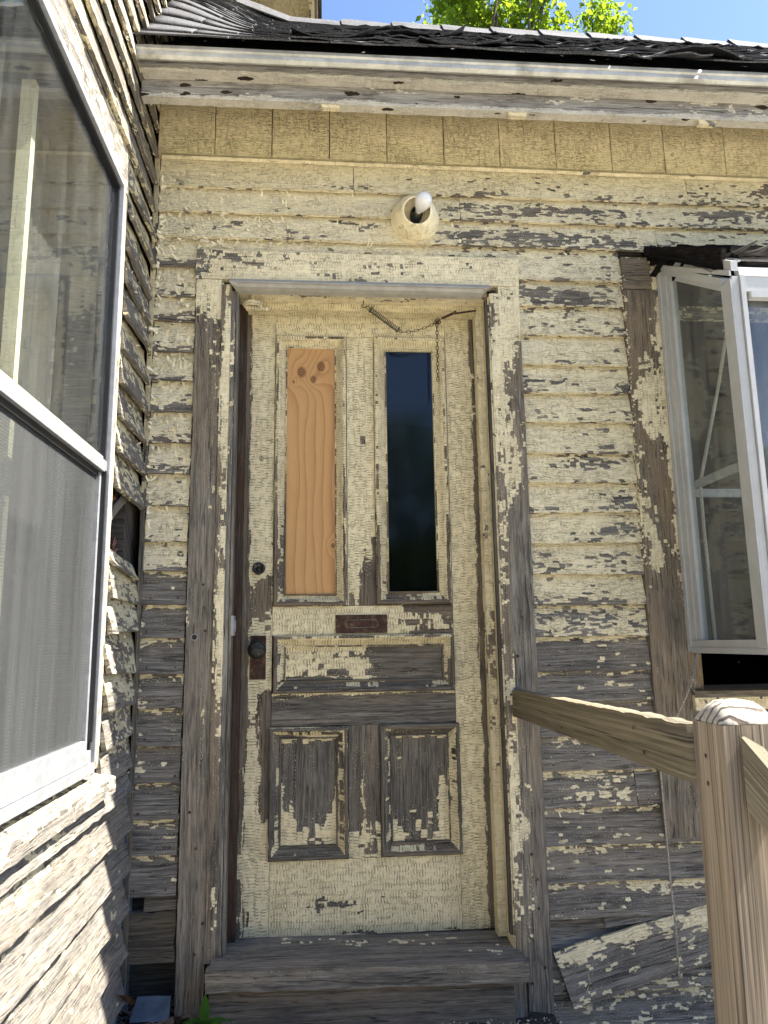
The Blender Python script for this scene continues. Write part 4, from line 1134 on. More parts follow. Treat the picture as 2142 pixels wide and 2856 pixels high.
# corner posts, sills and heads
win.box((GX0, GY1 - 0.012, GZ0 + 0.0), (GX0 + 0.019, GY1 + 0.040, GZF), 'z')
win.box((GX1 - 0.05, GY1 - 0.012, GZ0), (GX1, GY1 + 0.04, GZF), 'z')
win.box((GX0 + 0.020, GY1 - 0.010, GZ0), (GX1 - 0.051, GY1 + 0.035, GZ0 + 0.045), 'x')
win.box((GX0 + 0.020, GY1 - 0.010, GZF - 0.045), (GX1 - 0.051, GY1 + 0.035, GZF), 'x')
win = win.build('window', M_VINYL, wing, label='white box window standing out from the wall')
m = MB()           # left flank frame
m.box((GX0, GY0 - 0.048, GZ0 + 0.034), (GX0 + 0.03, GY0, GZW - 0.038), 'z')
m.box((GX0, GY1 + 0.041, GZ0), (GX0 + 0.03, GY0, GZ0 + 0.033), 'y')
a, b = V((GX0 - 0.0012, GY0, GZW - 0.03)), V((GX0 - 0.0012, GY1 + 0.041, GZF + 0.02))
m.plank(b - V((0, 0, 0.028)), a - V((0, 0, 0.028)), b, a, (-1, 0, 0), 0.03, 1, 1, 'u')
m.build('flank_frame', M_VINYL, win)
m = MB()           # raised outer lip of the flank
m.box((GX0 - 0.006, GY0 - 0.020, GZ0 - 0.004), (GX0 - 0.0005, GY0 - 0.002, GZW - 0.035), 'z')
m.box((GX0 - 0.006, GY1 - 0.010, GZ0 - 0.006), (GX0 - 0.0005, GY0 - 0.021, GZ0 + 0.010), 'y')
m.box((GX0 - 0.006, GY1 - 0.012, GZ0 + 0.011), (GX0 - 0.0005, GY1 + 0.038, GZF - 0.01), 'z')
m.plank((GX0 - 0.007, GY1 - 0.012, GZF + 0.000), (GX0 - 0.007, GY0 - 0.002, GZW - 0.046), (GX0 - 0.007, GY1 - 0.012, GZF + 0.016), (GX0 - 0.007, GY0 - 0.002, GZW - 0.028), (-1, 0, 0), 0.006, 1, 1)
m.build('flank_lip', M_VINYL, win)
m = MB()           # inner stepped bead, creamier
m.box((GX0 + 0.004, GY0 - 0.074, GZ0 + 0.034), (GX0 + 0.026, GY0 - 0.0485, GZW - 0.098), 'z')
a, b = V((GX0 + 0.004, GY0 - 0.0745, GZW - 0.108)), V((GX0 + 0.004, GY1 + 0.041, GZF - 0.009))
m.plank(b - V((0, 0, 0.014)), a - V((0, 0, 0.014)), b, a, (-1, 0, 0), 0.02, 1, 1)
m.build('flank_bead', M_VINYL, win)
m = MB()           # flashing boxed in under the hood
m.plank((GX0 + 0.002, GY1 - 0.01, GZF + 0.017), (GX0 + 0.002, GY0 + 0.02, GZW - 0.029), (GX0 + 0.002, GY1 - 0.01, GZF + 0.048), (GX0 + 0.002, GY0 + 0.02, GZW + 0.030), (-1, 0, 0), 0.02, 1, 1)
m.plank((GX0 + 0.024, GY1 - 0.012, GZF + 0.001), (GX1, GY1 - 0.012, GZF + 0.001), (GX0 + 0.024, GY1 - 0.008, GZF + 0.030), (GX1, GY1 - 0.008, GZF + 0.030), (0, -1, 0), 0.02, 1, 1)
m.build('roof_trim', M_VINYL, win)
m = MB(); m.plank((GX0 + 0.02, GY1 + 0.005, GZF + 0.062), (GX1, GY1 + 0.005, GZF + 0.062), (GX0 + 0.02, GY0 + 0.02, GZW + 0.034), (GX1, GY0 + 0.02, GZW + 0.034), (0, -0.5, 1), 0.005, 1, 1)
m.build('roof_pane', M_GLASS, win)
m = MB(); m.box((GX0 + 0.012, GY1 + 0.041, GZ0 + 0.033), (GX0 + 0.016, GY0 - 0.02, GZF - 0.03), 'z')
a = [V((GX0 + 0.012, GY1 + 0.041, GZF - 0.03)), V((GX0 + 0.012, GY0 - 0.02, GZF - 0.03)), V((GX0 + 0.012, GY1 + 0.041, GZF - 0.012)), V((GX0 + 0.012, GY0 - 0.02, GZW - 0.062))]
m.plank(a[0], a[1], a[2], a[3], (-1, 0, 0), 0.004, 1, 1)
m.build('flank_pane', M_GLASS, win)
m = MB(); m.box((GX0 + 0.050, GY1 + 0.010, GZ0 + 0.045), (GX1 - 0.05, GY1 + 0.014, GZF - 0.045), 'z'); m.build('front_pane', M_GLASS, win)
m = MB()           # front sash stile with bevelled lip
m.box((GX0 + 0.0205, GY1 - 0.020, GZ0 + 0.0), (GX0 + 0.034, GY1 + 0.02, GZF), 'z')
m.plank((GX0 + 0.0345, GY1 - 0.019, GZ0 + 0.046), (GX0 + 0.050, GY1 + 0.008, GZ0 + 0.046), (GX0 + 0.0345, GY1 - 0.019, GZF - 0.046), (GX0 + 0.050, GY1 + 0.008, GZF - 0.046), (0.7, -0.7, 0), 0.01, 1, 1)
m.box((GX0 + 0.051, GY1 - 0.018, GZF - 0.066), (GX1 - 0.051, GY1 + 0.006, GZF - 0.0455), 'x')
m.build('front_sash', M_VINYL, win)
m = MB(); m.box((GX1 - 0.03, GY1 + 0.041, GZ0), (GX1 - 0.026, GY0, GZF - 0.02), 'z'); m.build('flank_pane', M_GLASS, win)
m = MB(); m.box((GX0 + 0.03, GY1 + 0.036, GZ0), (GX1 - 0.03, GY0, GZ0 + 0.02), 'x'); m.build('window_floor', M_VINYL, win)
m = MB()           # wire-thin shelf carrier: side bar and back bar
m.box((GX0 + 0.031, GY1 + 0.045, 1.352), (GX0 + 0.043, -0.10, 1.376), 'y')
m.box((GX0 + 0.044, -0.045, 1.335), (GX1 - 0.03, -0.033, 1.362), 'x')
m.build('shelf_bar', M_VINYL, win)
m = MB(); m.box((GX0 + 0.06, GY0 + 0.16, GZ0), (GX0 + 0.075, GY0 + 0.19, 2.05), 'z').box((GX0 + 0.06, GY0 + 0.16, 2.05), (GX1, GY0 + 0.2, 2.09), 'x')
m.build('inner_sash', M_TRIM, win)
# casing and rough opening round it
def cov_winc(p, a, b):
    x, z = p.x, p.z
    c = 0.50 - 0.42 * sm(1.22, 1.02, z) - 0.30 * blob(x, z, 1.07, 1.95, 0.05, 0.25) - 0.15 * sm(1.0, 0.0, b) - 0.5 * sm(2.04, 2.06, z) + 0.16 * math.sin(z * 11 + x * 30)
    c += 0.55 * blob(x, z, 1.08, 1.13, 0.03, 0.06) + 0.35 * blob(x, z, 1.045, 0.98, 0.012, 0.12) + 0.35 * blob(x, z, 1.05, 0.78, 0.012, 0.06) + 0.3 * sm(1.13, 1.15, x) * sm(0.9, 1.0, z)
    return c
m = MB(); m.plank((1.0315, -0.032, 0.28), (1.152, -0.032, 0.28), (1.0315, -0.032, 2.068), (1.152, -0.032, 2.068), (0, -1, 0), 0.043, 10, 100, 'v', cov_winc, lambda p, a, b: 0.5 + 0.3 * sm(0.9, 1.3, p.z), 0.0015, 0.0015)
m.build('casing_board', M_TRIM, win)
m = MB(); m.plank((1.0315, -0.032, 2.071), (1.152, -0.032, 2.071), (1.0315, -0.032, 2.190), (1.152, -0.032, 2.190), (0, -1, 0), 0.043, 10, 8, 'u', lambda p, a, b: 0.12 + 0.65 * sm(0.75, 0.9, a) + 0.3 * sm(0.9, 1.0, b), 0.95, 0.0015)
m.build('casing_board', M_TRIM, win, label='brown bare block on top of the window casing')
m = MB(); m.plank((1.1535, -0.030, 0.715), (1.1535, 0.12, 0.715), (1.1535, -0.030, GZ0 + 0.02), (1.1535, 0.12, GZ0 + 0.02), (1, 0, 0), 0.02, 3, 3, 'v', 0.1, 0.9)
m.plank((1.1545, -0.026, 0.715), (1.205, -0.012, 0.715), (1.1545, -0.026, GZ0 - 0.004), (1.205, -0.012, GZ0 - 0.004), (0, -1, 0), 0.10, 3, 4, 'v', 0.1, 0.9)
m.build('jamb_board', M_GREY, win)
m = MB(); m.plank((1.1545, -0.048, 0.655), (2.4, -0.048, 0.655), (1.1545, -0.048, 0.712), (2.4, -0.048, 0.712), (0, -1, 0), 0.05, 40, 3, 'u', 0.72, 0.6, 0.001)
m.plank((1.1545, -0.050, 0.7135), (2.4, -0.050, 0.7135), (1.1545, 0.12, 0.722), (2.4, 0.12, 0.722), (0, 0, 1), 0.02, 20, 2, 'u', 0.0, 0.3)
m.build('sill_board', M_TRIM, win)
# dark rotten shingled hood over the window, its left tip hanging down
for y0, z0, z1, x0 in ((-0.415, 1.960, 2.040, 1.205), (-0.325, 2.012, 2.098, 1.175), (-0.220, 2.072, 2.155, 1.16), (-0.115, 2.142, 2.212, 1.13), (-0.055, 2.178, 2.245, 1.12)):
    xx = x0
    while xx < 2.5:
        wd_ = random.uniform(0.22, 0.5)
        h1, h2 = random.uniform(-0.008, 0.006), random.uniform(-0.006, 0.006)
        for q in range(2):
            za, zb_ = z0 + (z1 - z0) * q * 0.5, z0 + (z1 - z0) * (q + 1) * 0.5 - 0.002
            hb = MB()
            hb.plank((xx, y0 + 0.018 * q, za + h1), (xx + wd_, y0 + 0.018 * q, za + h2), (xx + random.uniform(-.01, .02), y0 + 0.016 + 0.018 * q, zb_ + h1), (xx + wd_, y0 + 0.016 + 0.018 * q, zb_ + h2),
                     (0, -1, 0.2), 0.09 if y0 < -0.08 else 0.03, 12, 2, 'u', -0.3, 0, 0.007, 0.006)
            hb.build('hood_board', M_TAR, win)
        xx += wd_ + 0.003
hb = MB()
P = [(1.108, -0.045, 2.205), (1.140, -0.17, 2.108), (1.152, -0.29, 2.010), (1.150, -0.375, 1.950)]
hb.plank((1.150, -0.425, 1.932), (1.112, -0.040, 2.186), (1.156, -0.430, 2.005), (1.112, -0.040, 2.225), (-1, -0.1, 0.1), 0.014, 14, 3, 'u', -0.3, 0.2, 0.007, 0.006)
hb.build('hood_flap', M_TAR, win, label='torn strip hanging from the hood over the window')
hb = MB(); hb.plank((1.146, -0.385, 1.948), (1.212, -0.432, 1.962), (1.146, -0.34, 1.985), (1.215, -0.40, 1.985), (-0.2, -0.6, 0.75), 0.003, 3, 2, 'u')
hb.build('hood_flashing', M_ALU, win)
for a, b in (((1.185, -0.36, 2.005), (1.265, -0.44, 2.022)), ((1.225, -0.40, 1.995), (1.31, -0.45, 2.008))):
    hb = MB(); hb.tube([a, V(a).lerp(V(b), 0.5) + V((0, 0, -0.008)), b], [0.005, 0.007, 0.003], 5); hb.build('hood_splinter', M_ROT, win)

# ------------------------------------------------------------------ the main house at the left
house = thing('main_house', 'taller house at the left with sunlit weathered clapboards and a large storm window', 'house', (-0.6, -0.6, -0.2))
LX = -0.585
mw = MB()
for lo, hi in (((LX - 0.10, -1.7, -0.3), (LX - 0.012, 0.0, 0.5)), ((LX - 0.10, -1.7, 2.2), (LX - 0.012, 4.2, 5.5)), ((LX - 0.10, -0.10, 0.5), (LX - 0.012, 4.2, 2.2)), ((LX - 0.1, -1.7, 0.5), (LX - 0.012, -1.42, 2.2)),
               ((LX - 0.10, -0.34, 0.5), (LX - 0.012, -0.10, 1.10)), ((LX - 0.10, -0.34, 1.34), (LX - 0.012, -0.10, 2.2)), ((LX - 0.14, -0.34, 1.10), (LX - 0.11, -0.10, 1.34)), ((LX - 0.1, -0.42, 0.5), (LX - 0.03, -0.345, 2.2))):
    mw.box(lo, hi)
mwall = mw.build('wall', M_ROT, house)
def cov_side(p, b, z0):
    y, z = p.y, p.z
    lap = math.exp(-((1 - b) / 0.25) ** 2)
    c = 0.24 + 0.16 * lap + 0.25 * noise.noise((y * 2.3, z * 3.1, 7))
    if z > 2.3: c += 0.10 + 0.25 * math.exp(-(b / 0.3) ** 2) * 0.6
    if 0.55 < z < 2.3: c += 0.24 - 0.1 * math.exp(-(b / 0.3) ** 2)
    if z < 0.5: c += -0.17 + 0.14 * sm(0.3, 0.5, z) + 0.30 * lap * sm(-0.2, -0.6, y)
    return c
def sclap(y0, y1, z0, z1, warp=0.004, dz=0.0, jit=0.003, xo=0.0, label=None):
    m = MB()
    if z0 < 0.5: xo += 0.010
    h = z1 - z0 + 0.018
    nu = max(4, int((y1 - y0) / 0.035))
    xb, xt = LX + 0.024 + xo, LX + 0.001
    m.plank((xb, y0, z0), (xb, y1, z0 + dz), (xt, y0, z0 + h), (xt, y1, z0 + h + dz), (1, 0, 0.15), 0.013 if z0 > 0.5 else 0.019, nu, 5, 'u', lambda p, a, b: cov_side(p, min(1, b * h / (z1 - z0)), z0),
            lambda p, a, b: 0.12 + 0.2 * sm(2.2, 2.6, p.z), jit, warp)
    m.build('clapboard', M_SUNNY, mwall, label)
SZ = [-0.20, -0.09, 0.025, 0.14, 0.25, 0.362, 0.462]
for k, z in enumerate(SZ):
    z1 = SZ[k + 1] if k + 1 < len(SZ) else 0.53
    w, jt = 0.007, 0.005
    if k in (1, 4):
        ym = -0.72 if k == 1 else -0.98
        sclap(-1.68, ym - 0.001, z, z1, w, random.uniform(-.004, .004), jt); sclap(ym + 0.001, -0.03, z, z1, w, random.uniform(-.004, .004), jt, 0.003)
    else:
        sclap(-1.68, -0.03, z, z1, w, random.uniform(-.006, .006), jt, random.uniform(0, 0.004))
z = 0.53
ZS = [0.53, 0.615, 0.711, 0.807, 0.912, 1.007, 1.10, 1.20, 1.305, 1.405, 1.505, 1.605, 1.705, 1.805, 1.905, 2.005, 2.105, 2.205, 2.305]
for k in range(len(ZS) - 1):
    if 1.09 < ZS[k] < 1.25: continue                         # two boards have broken away here
    sclap(-0.315, -0.008, ZS[k], ZS[k + 1], 0.008, random.uniform(-0.012, 0.012), 0.004, random.uniform(0.0, 0.006))
sclap(-0.30, -0.04, 1.093, 1.122, 0.008, -0.02, 0.006, 0.006, 'stub of a broken clapboard under the hole')
z = 2.305
k = 0
while z < 5.44:
    z1 = z + 0.1015
    y0 = -1.68 if z < 3.3 else -0.9
    if z > 2.7: y0 = max(y0, (z - 2.66) * 0.985 - 0.75)
    ym = y0 + random.uniform(0.8, 1.6)
    sclap(y0, ym - 0.001, z, min(z1, 5.46), 0.005, random.uniform(-.003, .003), 0.003, random.uniform(0, 0.004))
    sclap(ym + 0.001, 4.0 if z > 2.7 else -0.03, z, min(z1, 5.46), 0.005, random.uniform(-.003, .003), 0.003, random.uniform(0, 0.004))
    z = z1
# splintered lath and reddish rag in the hole
m = MB(); m.plank((LX + 0.006, -0.330, 1.195), (LX + 0.004, -0.115, 1.318), (LX + 0.002, -0.330, 1.222), (LX + 0.004, -0.145, 1.338), (1, -0.3, 0), 0.012, 5, 2, 'u', 0, 0.1, 0.004, 0.004)
m.build('lath', M_GREY, mwall)
m = MB(); m.plank((LX + 0.005, -0.335, 1.125), (LX + 0.005, -0.315, 1.128), (LX + 0.004, -0.300, 1.212), (LX + 0.002, -0.280, 1.215), (1, -0.3, 0), 0.010, 2, 5, 'v', 0, 0.1, 0.003, 0.004)
m.build('lath', M_GREY, mwall)
fk = MB(); pts = []
for _ in range(260):
    y = -0.06 - 0.24 * random.random() ** 1.4; z = random.uniform(0.45, 2.3)
    if 1.1 < z < 1.31: continue
    zb = max([q for q in ZS if q <= z] or [0.45]); v = (z - zb) / 0.1
    pts.append((LX + 0.017 - 0.015 * v + 0.003, y, z))
flakes(fk, pts, (1, 0, 0.1), (0, 1, 0), (0.006, 0.022), 0.7)
pts = []
for _ in range(420):
    y = random.uniform(-1.3, -0.1); z = random.uniform(-0.1, 0.62)
    if z < 0.3 and random.random() < 0.7: continue
    pts.append((LX + 0.012, y, z))
flakes(fk, pts, (1, 0, 0.1), (0, 1, 0), (0.004, 0.014), 0.5)
pts = []
for _ in range(900):
    t = random.random()
    z = 2.31 + random.randrange(0, 14) * 0.1015 + random.uniform(-0.012, 0.012)
    y = (z - 2.66) - 0.8 + random.uniform(0, 1.1)
    pts.append((LX + 0.013, y, z))
flakes(fk, pts, (1, 0, 0.0), (0, 1, 0), (0.006, 0.022), 0.6)
pts = []
for _ in range(60):
    pts.append((-0.545 + random.uniform(-0.004, 0.006), -0.027, random.uniform(1.2, 2.45)))
flakes(fk, pts, (0.5, -1, 0.0), (0, 0, 1), (0.008, 0.028), 0.8)
fk.build('paint_flakes', M_FLAKE, mwall, kind='stuff')
# soffit of the high roof, with its batten and rotted hole
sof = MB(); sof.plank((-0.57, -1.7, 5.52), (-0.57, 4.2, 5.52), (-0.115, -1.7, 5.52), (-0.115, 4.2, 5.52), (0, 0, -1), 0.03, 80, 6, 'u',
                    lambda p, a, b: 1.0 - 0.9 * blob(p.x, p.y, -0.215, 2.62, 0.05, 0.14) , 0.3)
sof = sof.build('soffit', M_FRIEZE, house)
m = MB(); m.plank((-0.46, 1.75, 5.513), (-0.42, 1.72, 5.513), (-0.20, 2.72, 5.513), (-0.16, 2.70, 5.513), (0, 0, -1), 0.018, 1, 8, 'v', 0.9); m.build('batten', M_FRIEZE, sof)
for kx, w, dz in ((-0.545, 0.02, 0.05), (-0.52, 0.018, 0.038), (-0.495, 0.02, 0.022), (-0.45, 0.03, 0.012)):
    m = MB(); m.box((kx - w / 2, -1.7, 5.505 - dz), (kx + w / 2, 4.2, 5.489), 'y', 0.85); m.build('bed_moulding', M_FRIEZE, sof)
m = MB(); m.box((-0.112, -1.7, 5.44), (-0.075, 4.2, 5.62), 'y', 0.55); m.build('fascia_board', M_TRIM, sof)
m = MB(); m.box((-0.073, -1.7, 5.50), (-0.05, 4.2, 5.66), 'y', 0.2); m.build('gutter_board', M_GREY, sof)
m = MB(); m.box((-2.2, -1.7, 5.64), (-0.02, 4.2, 5.70), 'y', 0.2)
m.box((LX - 0.1, 4.2, -0.2), (LX - 0.02, 4.25, 5.5), 'y'); m.build('roof', M_ROT, house)

# big storm window
def lbar(mb, y0, y1, z0, z1, x0, x1): mb.box((x0, y0, z0), (x1, y1, z1), 'z' if z1 - z0 > y1 - y0 else 'y')
XW = LX + 0.014
w = MB()
lbar(w, -0.408, -0.390, 0.60, 2.165, XW - 0.012, XW + 0.012)
lbar(w, -1.36, -0.4085, 2.147, 2.165, XW - 0.012, XW + 0.012)
lbar(w, -1.36, -1.342, 0.60, 2.1465, XW - 0.012, XW + 0.012)
lbar(w, -1.3415, -0.4085, 0.577, 0.600, XW - 0.012, XW + 0.014)
w = w.build('window', M_ALU, house, label='large aluminium storm window with a glass pane over an insect screen')
m = MB()
lbar(m, -0.418, -0.4085, 0.62, 2.146, XW - 0.016, XW + 0.002); lbar(m, -1.341, -0.419, 2.137, 2.146, XW - 0.016, XW + 0.002)
lbar(m, -0.4255, -0.4185, 0.65, 1.325, XW - 0.028, XW + 0.009)
m.build('gasket', M_BLACK, w)
m = MB(); lbar(m, -0.440, -0.4262, 0.65, 1.318, XW - 0.026, XW - 0.002); m.build('track_strip', M_ALU, w)
m = MB(); lbar(m, -1.341, -0.4095, 1.322, 1.352, XW - 0.022, XW + 0.006); m.build('meeting_rail', M_ALU, w)
m = MB(); lbar(m, -1.341, -0.4195, 1.353, 1.364, XW - 0.020, XW - 0.002); m.build('glazing_strip', M_ALU_W, w)
m = MB(); lbar(m, -1.341, -0.445, 1.305, 1.3205, XW - 0.022, XW - 0.004); m.build('screen_rail', M_BLACK, w)
m = MB(); lbar(m, -1.341, -0.445, 0.632, 0.655, XW - 0.020, XW + 0.004); lbar(m, -1.341, -0.4265, 0.602, 0.6315, XW - 0.022, XW + 0.009); m.build('bottom_rail', M_ALU, w)
m = MB(); m.box((XW - 0.012, -1.341, 1.36), (XW - 0.009, -0.419, 2.135), 'z'); m.build('glass_pane', M_GLASS_L, w)
m = MB()
ids = [m.vert((XW - 0.010, y, z)) for y, z in ((-1.341, 0.655), (-0.441, 0.655), (-0.441, 1.306), (-1.341, 1.306))]
m.face(ids)
m.build('insect_screen', M_SCREEN, w)
m = MB(); m.box((XW - 0.020, -1.341, 0.65), (XW - 0.017, -0.419, 1.31), 'z'); m.build('glass_pane', M_GLASS_L, w)
m = MB()
m.plank((LX + 0.052, -1.46, 0.508), (LX + 0.052, -0.30, 0.512), (LX + 0.050, -1.46, 0.545), (LX + 0.050, -0.30, 0.549), (1, 0, 0.05), 0.06, 30, 3, 'u', lambda p, a, b: 0.36 + 0.2 * b, 0.0, 0.003)
m.plank((LX + 0.050, -1.46, 0.5455), (LX + 0.050, -0.30, 0.5495), (LX - 0.04, -1.46, 0.570), (LX - 0.04, -0.30, 0.572), (0.2, 0, 1), 0.02, 30, 3, 'u', 0.5, 0.0, 0.002)
m.build('sill', M_SUNNY, w)
m = MB(); m.plank((LX + 0.012, -0.389, 0.575), (LX + 0.012, -0.322, 0.575), (LX + 0.012, -0.389, 2.166), (LX + 0.012, -0.318, 2.166), (1, 0, 0), 0.03, 4, 60, 'v', lambda p, a, b: 0.42 + 0.3 * (a > 0.7) + 0.1 * math.sin(p.z * 7), 0.55, 0.002)
m.build('casing_board', M_SUNNY, w)
m = MB(); m.plank((LX + 0.013, -1.46, 2.167), (LX + 0.013, -0.316, 2.167), (LX + 0.013, -1.46, 2.298), (LX + 0.013, -0.316, 2.300), (1, 0, 0), 0.03, 40, 5, 'u', lambda p, a, b: 0.40 + 0.22 * (b < 0.25) + 0.2 * (b > 0.85), 0.3, 0.003, 0.003)
m.build('casing_board', M_SUNNY, w)
m = MB(); m.plank((LX + 0.012, -1.46, 0.575), (LX + 0.012, -1.362, 0.575), (LX + 0.012, -1.46, 2.166), (LX + 0.012, -1.362, 2.166), (1, 0, 0), 0.03, 3, 20, 'v', 0.4)
m.build('casing_board', M_SUNNY, w)
# what stands behind the glass: old sash stile with alligatored paint, dim curtain, dark room
m = MB(); m.plank((-0.655, -0.786, 0.60), (-0.655, -0.764, 0.60), (-0.655, -0.796, 2.15), (-0.655, -0.774, 2.15), (1, 0, 0), 0.03, 4, 50, 'v', 0.93, 0.3)
m.build('inner_sash', M_TRIM, w)
m = MB()
ids = []
NYC = 40
for i in range(NYC + 1):
    y = -1.36 + 0.50 * i / NYC
    xx = -0.70 + 0.003 * math.sin(i * 1.3) + 0.002 * math.sin(i * 2.9)
    ids.append((m.vert((xx, y, 0.58)), m.vert((xx, y, 2.18))))
for i in range(NYC): m.face((ids[i][0], ids[i + 1][0], ids[i + 1][1], ids[i][1]), None, True)
m.build('curtain', plain_mat('grey_curtain_cloth', (0.20, 0.20, 0.195), 0.95, 0, 0.1, 30), w)
m = MB()
ids = []
for i in range(NYC + 1):
    y = -0.62 + 0.22 * i / NYC
    xx = -0.72 + 0.003 * math.sin(i * 1.1) + 0.004 * math.sin(i * 2.3)
    ids.append((m.vert((xx, y, 0.58)), m.vert((xx, y, 2.18))))
for i in range(NYC): m.face((ids[i][0], ids[i + 1][0], ids[i + 1][1], ids[i][1]), None, True)
m.build('curtain', plain_mat('brown_curtain_cloth', (0.05, 0.043, 0.036), 0.95, 0, 0.1, 30), w)
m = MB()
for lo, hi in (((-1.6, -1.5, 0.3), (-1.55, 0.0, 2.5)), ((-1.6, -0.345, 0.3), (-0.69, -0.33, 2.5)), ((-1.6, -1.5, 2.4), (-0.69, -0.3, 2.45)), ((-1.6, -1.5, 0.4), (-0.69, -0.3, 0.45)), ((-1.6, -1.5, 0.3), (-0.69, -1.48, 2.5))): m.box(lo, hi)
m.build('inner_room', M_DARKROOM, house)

# ------------------------------------------------------------------ things hung on or standing by the walls
lamp = thing('wall_light', 'bare white bulb in a cream painted cone fixture on the wall above the door', 'lamp', (0.31, -0.02, 2.315))
ax = V((-0.04, -1, -0.20))
m = MB(); m.lathe((0.312, -0.018, 2.313), ax, [(0.083, -0.006), (0.084, 0.010), (0.079, 0.016), (0.0775, 0.024), (0.0785, 0.028), (0.075, 0.038), (0.071, 0.050), (0.0655, 0.063), (0.0585, 0.076), (0.051, 0.087), (0.0475, 0.091), (0.0445, 0.091), (0.0435, 0.085), (0.048, 0.07), (0.055, 0.035), (0.02, 0.02), (0, 0.02)], 36)
for i in range(len(m.cov)): m.cov[i] = 0.86
lamp_shade = m.build('lamp_shade', plain_mat('chipped_cream_enamel', CREAM, 0.6, 0, 0.12, 35, 0.0012, dirt=(0.25, 0.19, 0.10), dirt_amt=0.75), lamp)
m = MB(); m.lathe((0.312, -0.03, 2.312), ax, [(0.021, 0), (0.021, 0.055), (0.016, 0.058)], 18); m.build('socket', M_BLACK, lamp)
m = MB(); m.lathe((0.313, -0.060, 2.303), V((0.30, -1, 0.42)), [(0.0125, 0), (0.0135, 0.012), (0.0125, 0.018)], 16); m.build('bulb_cap', M_BRASS, lamp)
m = MB(); m.lathe((0.3175, -0.076, 2.3095), V((0.30, -1, 0.42)), [(0.0120, 0), (0.0135, 0.006), (0.020, 0.016), (0.0262, 0.030), (0.0285, 0.043), (0.0265, 0.056), (0.020, 0.066), (0.010, 0.0715), (0, 0.073)], 28); m.build('bulb', M_BULB, lamp)

chain = thing('door_chain', 'rusty storm door chain with a coil spring hanging from the door head', 'chain', (0.133, 0.02, 2.01))
m = MB(); m.tube([(0.133, 0.02, 2.031), (0.133, 0.02, 2.018), (0.127, 0.018, 2.012), (0.130, 0.018, 2.004), (0.140, 0.018, 2.004), (0.146, 0.018, 2.010)], 0.0016, 6); m.build('hook', M_RUST, chain)
S0, S1 = V((0.160, 0.015, 1.993)), V((0.247, 0.012, 1.925))
m = MB(); m.torus(V((0.151, 0.016, 2.000)), (S1 - S0), (0.6, 0, 0.8), 0.012, 0.005, 0.0013); m.build('chain_link', M_RUST, chain)
ds = (S1 - S0).normalized(); e1 = ds.cross(V((0, 1, 0))).normalized(); e2 = ds.cross(e1)
m = MB(); pts = []
for k in range(17 * 12 + 1):
    t = k / (17 * 12)
    th = 2 * PI * k / 12
    pts.append(S0.lerp(S1, t) + (e1 * math.cos(th) + e2 * math.sin(th)) * 0.0075)
m.tube(pts, 0.0019, 5); m.build('spring', M_STEEL, chain)
for s_, e_ in ((S0, -1), (S1, 1)):
    m = MB(); m.torus(s_ + ds * 0.003 * e_, e1, e2, 0.009, 0.009, 0.0022, 14, 6).tube([s_ + e1 * 0.008, s_ + ds * 0.012 * e_, s_ - e1 * 0.008], 0.0014, 5); m.build('spring_cap', M_STEEL, chain)
CP = [V((0.250, 0.012, 1.922)), V((0.266, 0.012, 1.915)), V((0.300, 0.012, 1.917)), V((0.345, 0.012, 1.934)), V((0.385, 0.012, 1.953))]
def poly_at(P, t):
    L = [(P[i + 1] - P[i]).length for i in range(len(P) - 1)]
    d = t * sum(L)
    for i, l in enumerate(L):
        if d <= l or i == len(L) - 1: return P[i].lerp(P[i + 1], min(1, d / l)), (P[i + 1] - P[i]).normalized()
        d -= l
def run_links(P, n, r1=0.0085, r2=0.0042):
    for k in range(n):
        c_, d_ = poly_at(P, (k + 0.5) / n)
        sd_ = d_.cross(V((0, 1, 0))).normalized() if k % 2 == 0 else (d_.cross(V((0, 1, 0))).normalized() * 0.35 + V((0, 0.94, 0))).normalized()
        m = MB(); m.torus(c_, d_, sd_, r1, r2, 0.0012, 12, 5); m.build('chain_link', M_RUST, chain)
run_links(CP, 10)
run_links([V((0.383, 0.012, 1.95)), V((0.381, 0.012, 1.742))], 15)
for k in range(7):
    c_ = V((0.386, 0.010, 1.956)) + V((random.uniform(-.008, .010), random.uniform(-.006, .006), random.uniform(-.012, .010)))
    d_ = V((random.uniform(-1, 1), random.uniform(-1, 1), random.uniform(-1, 1))).normalized()
    m = MB(); m.torus(c_, d_, d_.cross(V((0.3, 1, 0.2))), 0.0085, 0.0045, 0.0012, 12, 5); m.build('chain_link', M_RUST, chain)
m = MB(); m.tube([(0.394, 0.010, 1.962), (0.404, 0.010, 1.970)], 0.0015, 5)
m.plank((0.402, 0.008, 1.963), (0.447, 0.008, 1.984), (0.399, 0.008, 1.971), (0.443, 0.008, 1.992), (0, -1, 0), 0.003)
m.plank((0.440, 0.012, 1.983), (0.523, 0.020, 2.001), (0.438, 0.012, 1.989), (0.523, 0.020, 2.006), (0, -1, 0), 0.003)
m.lathe((0.446, 0.006, 1.989), (0, -1, 0), [(0.006, 0), (0.005, 0.003), (0, 0.004)], 10)
m.build('chain_bracket', M_RUST, chain)

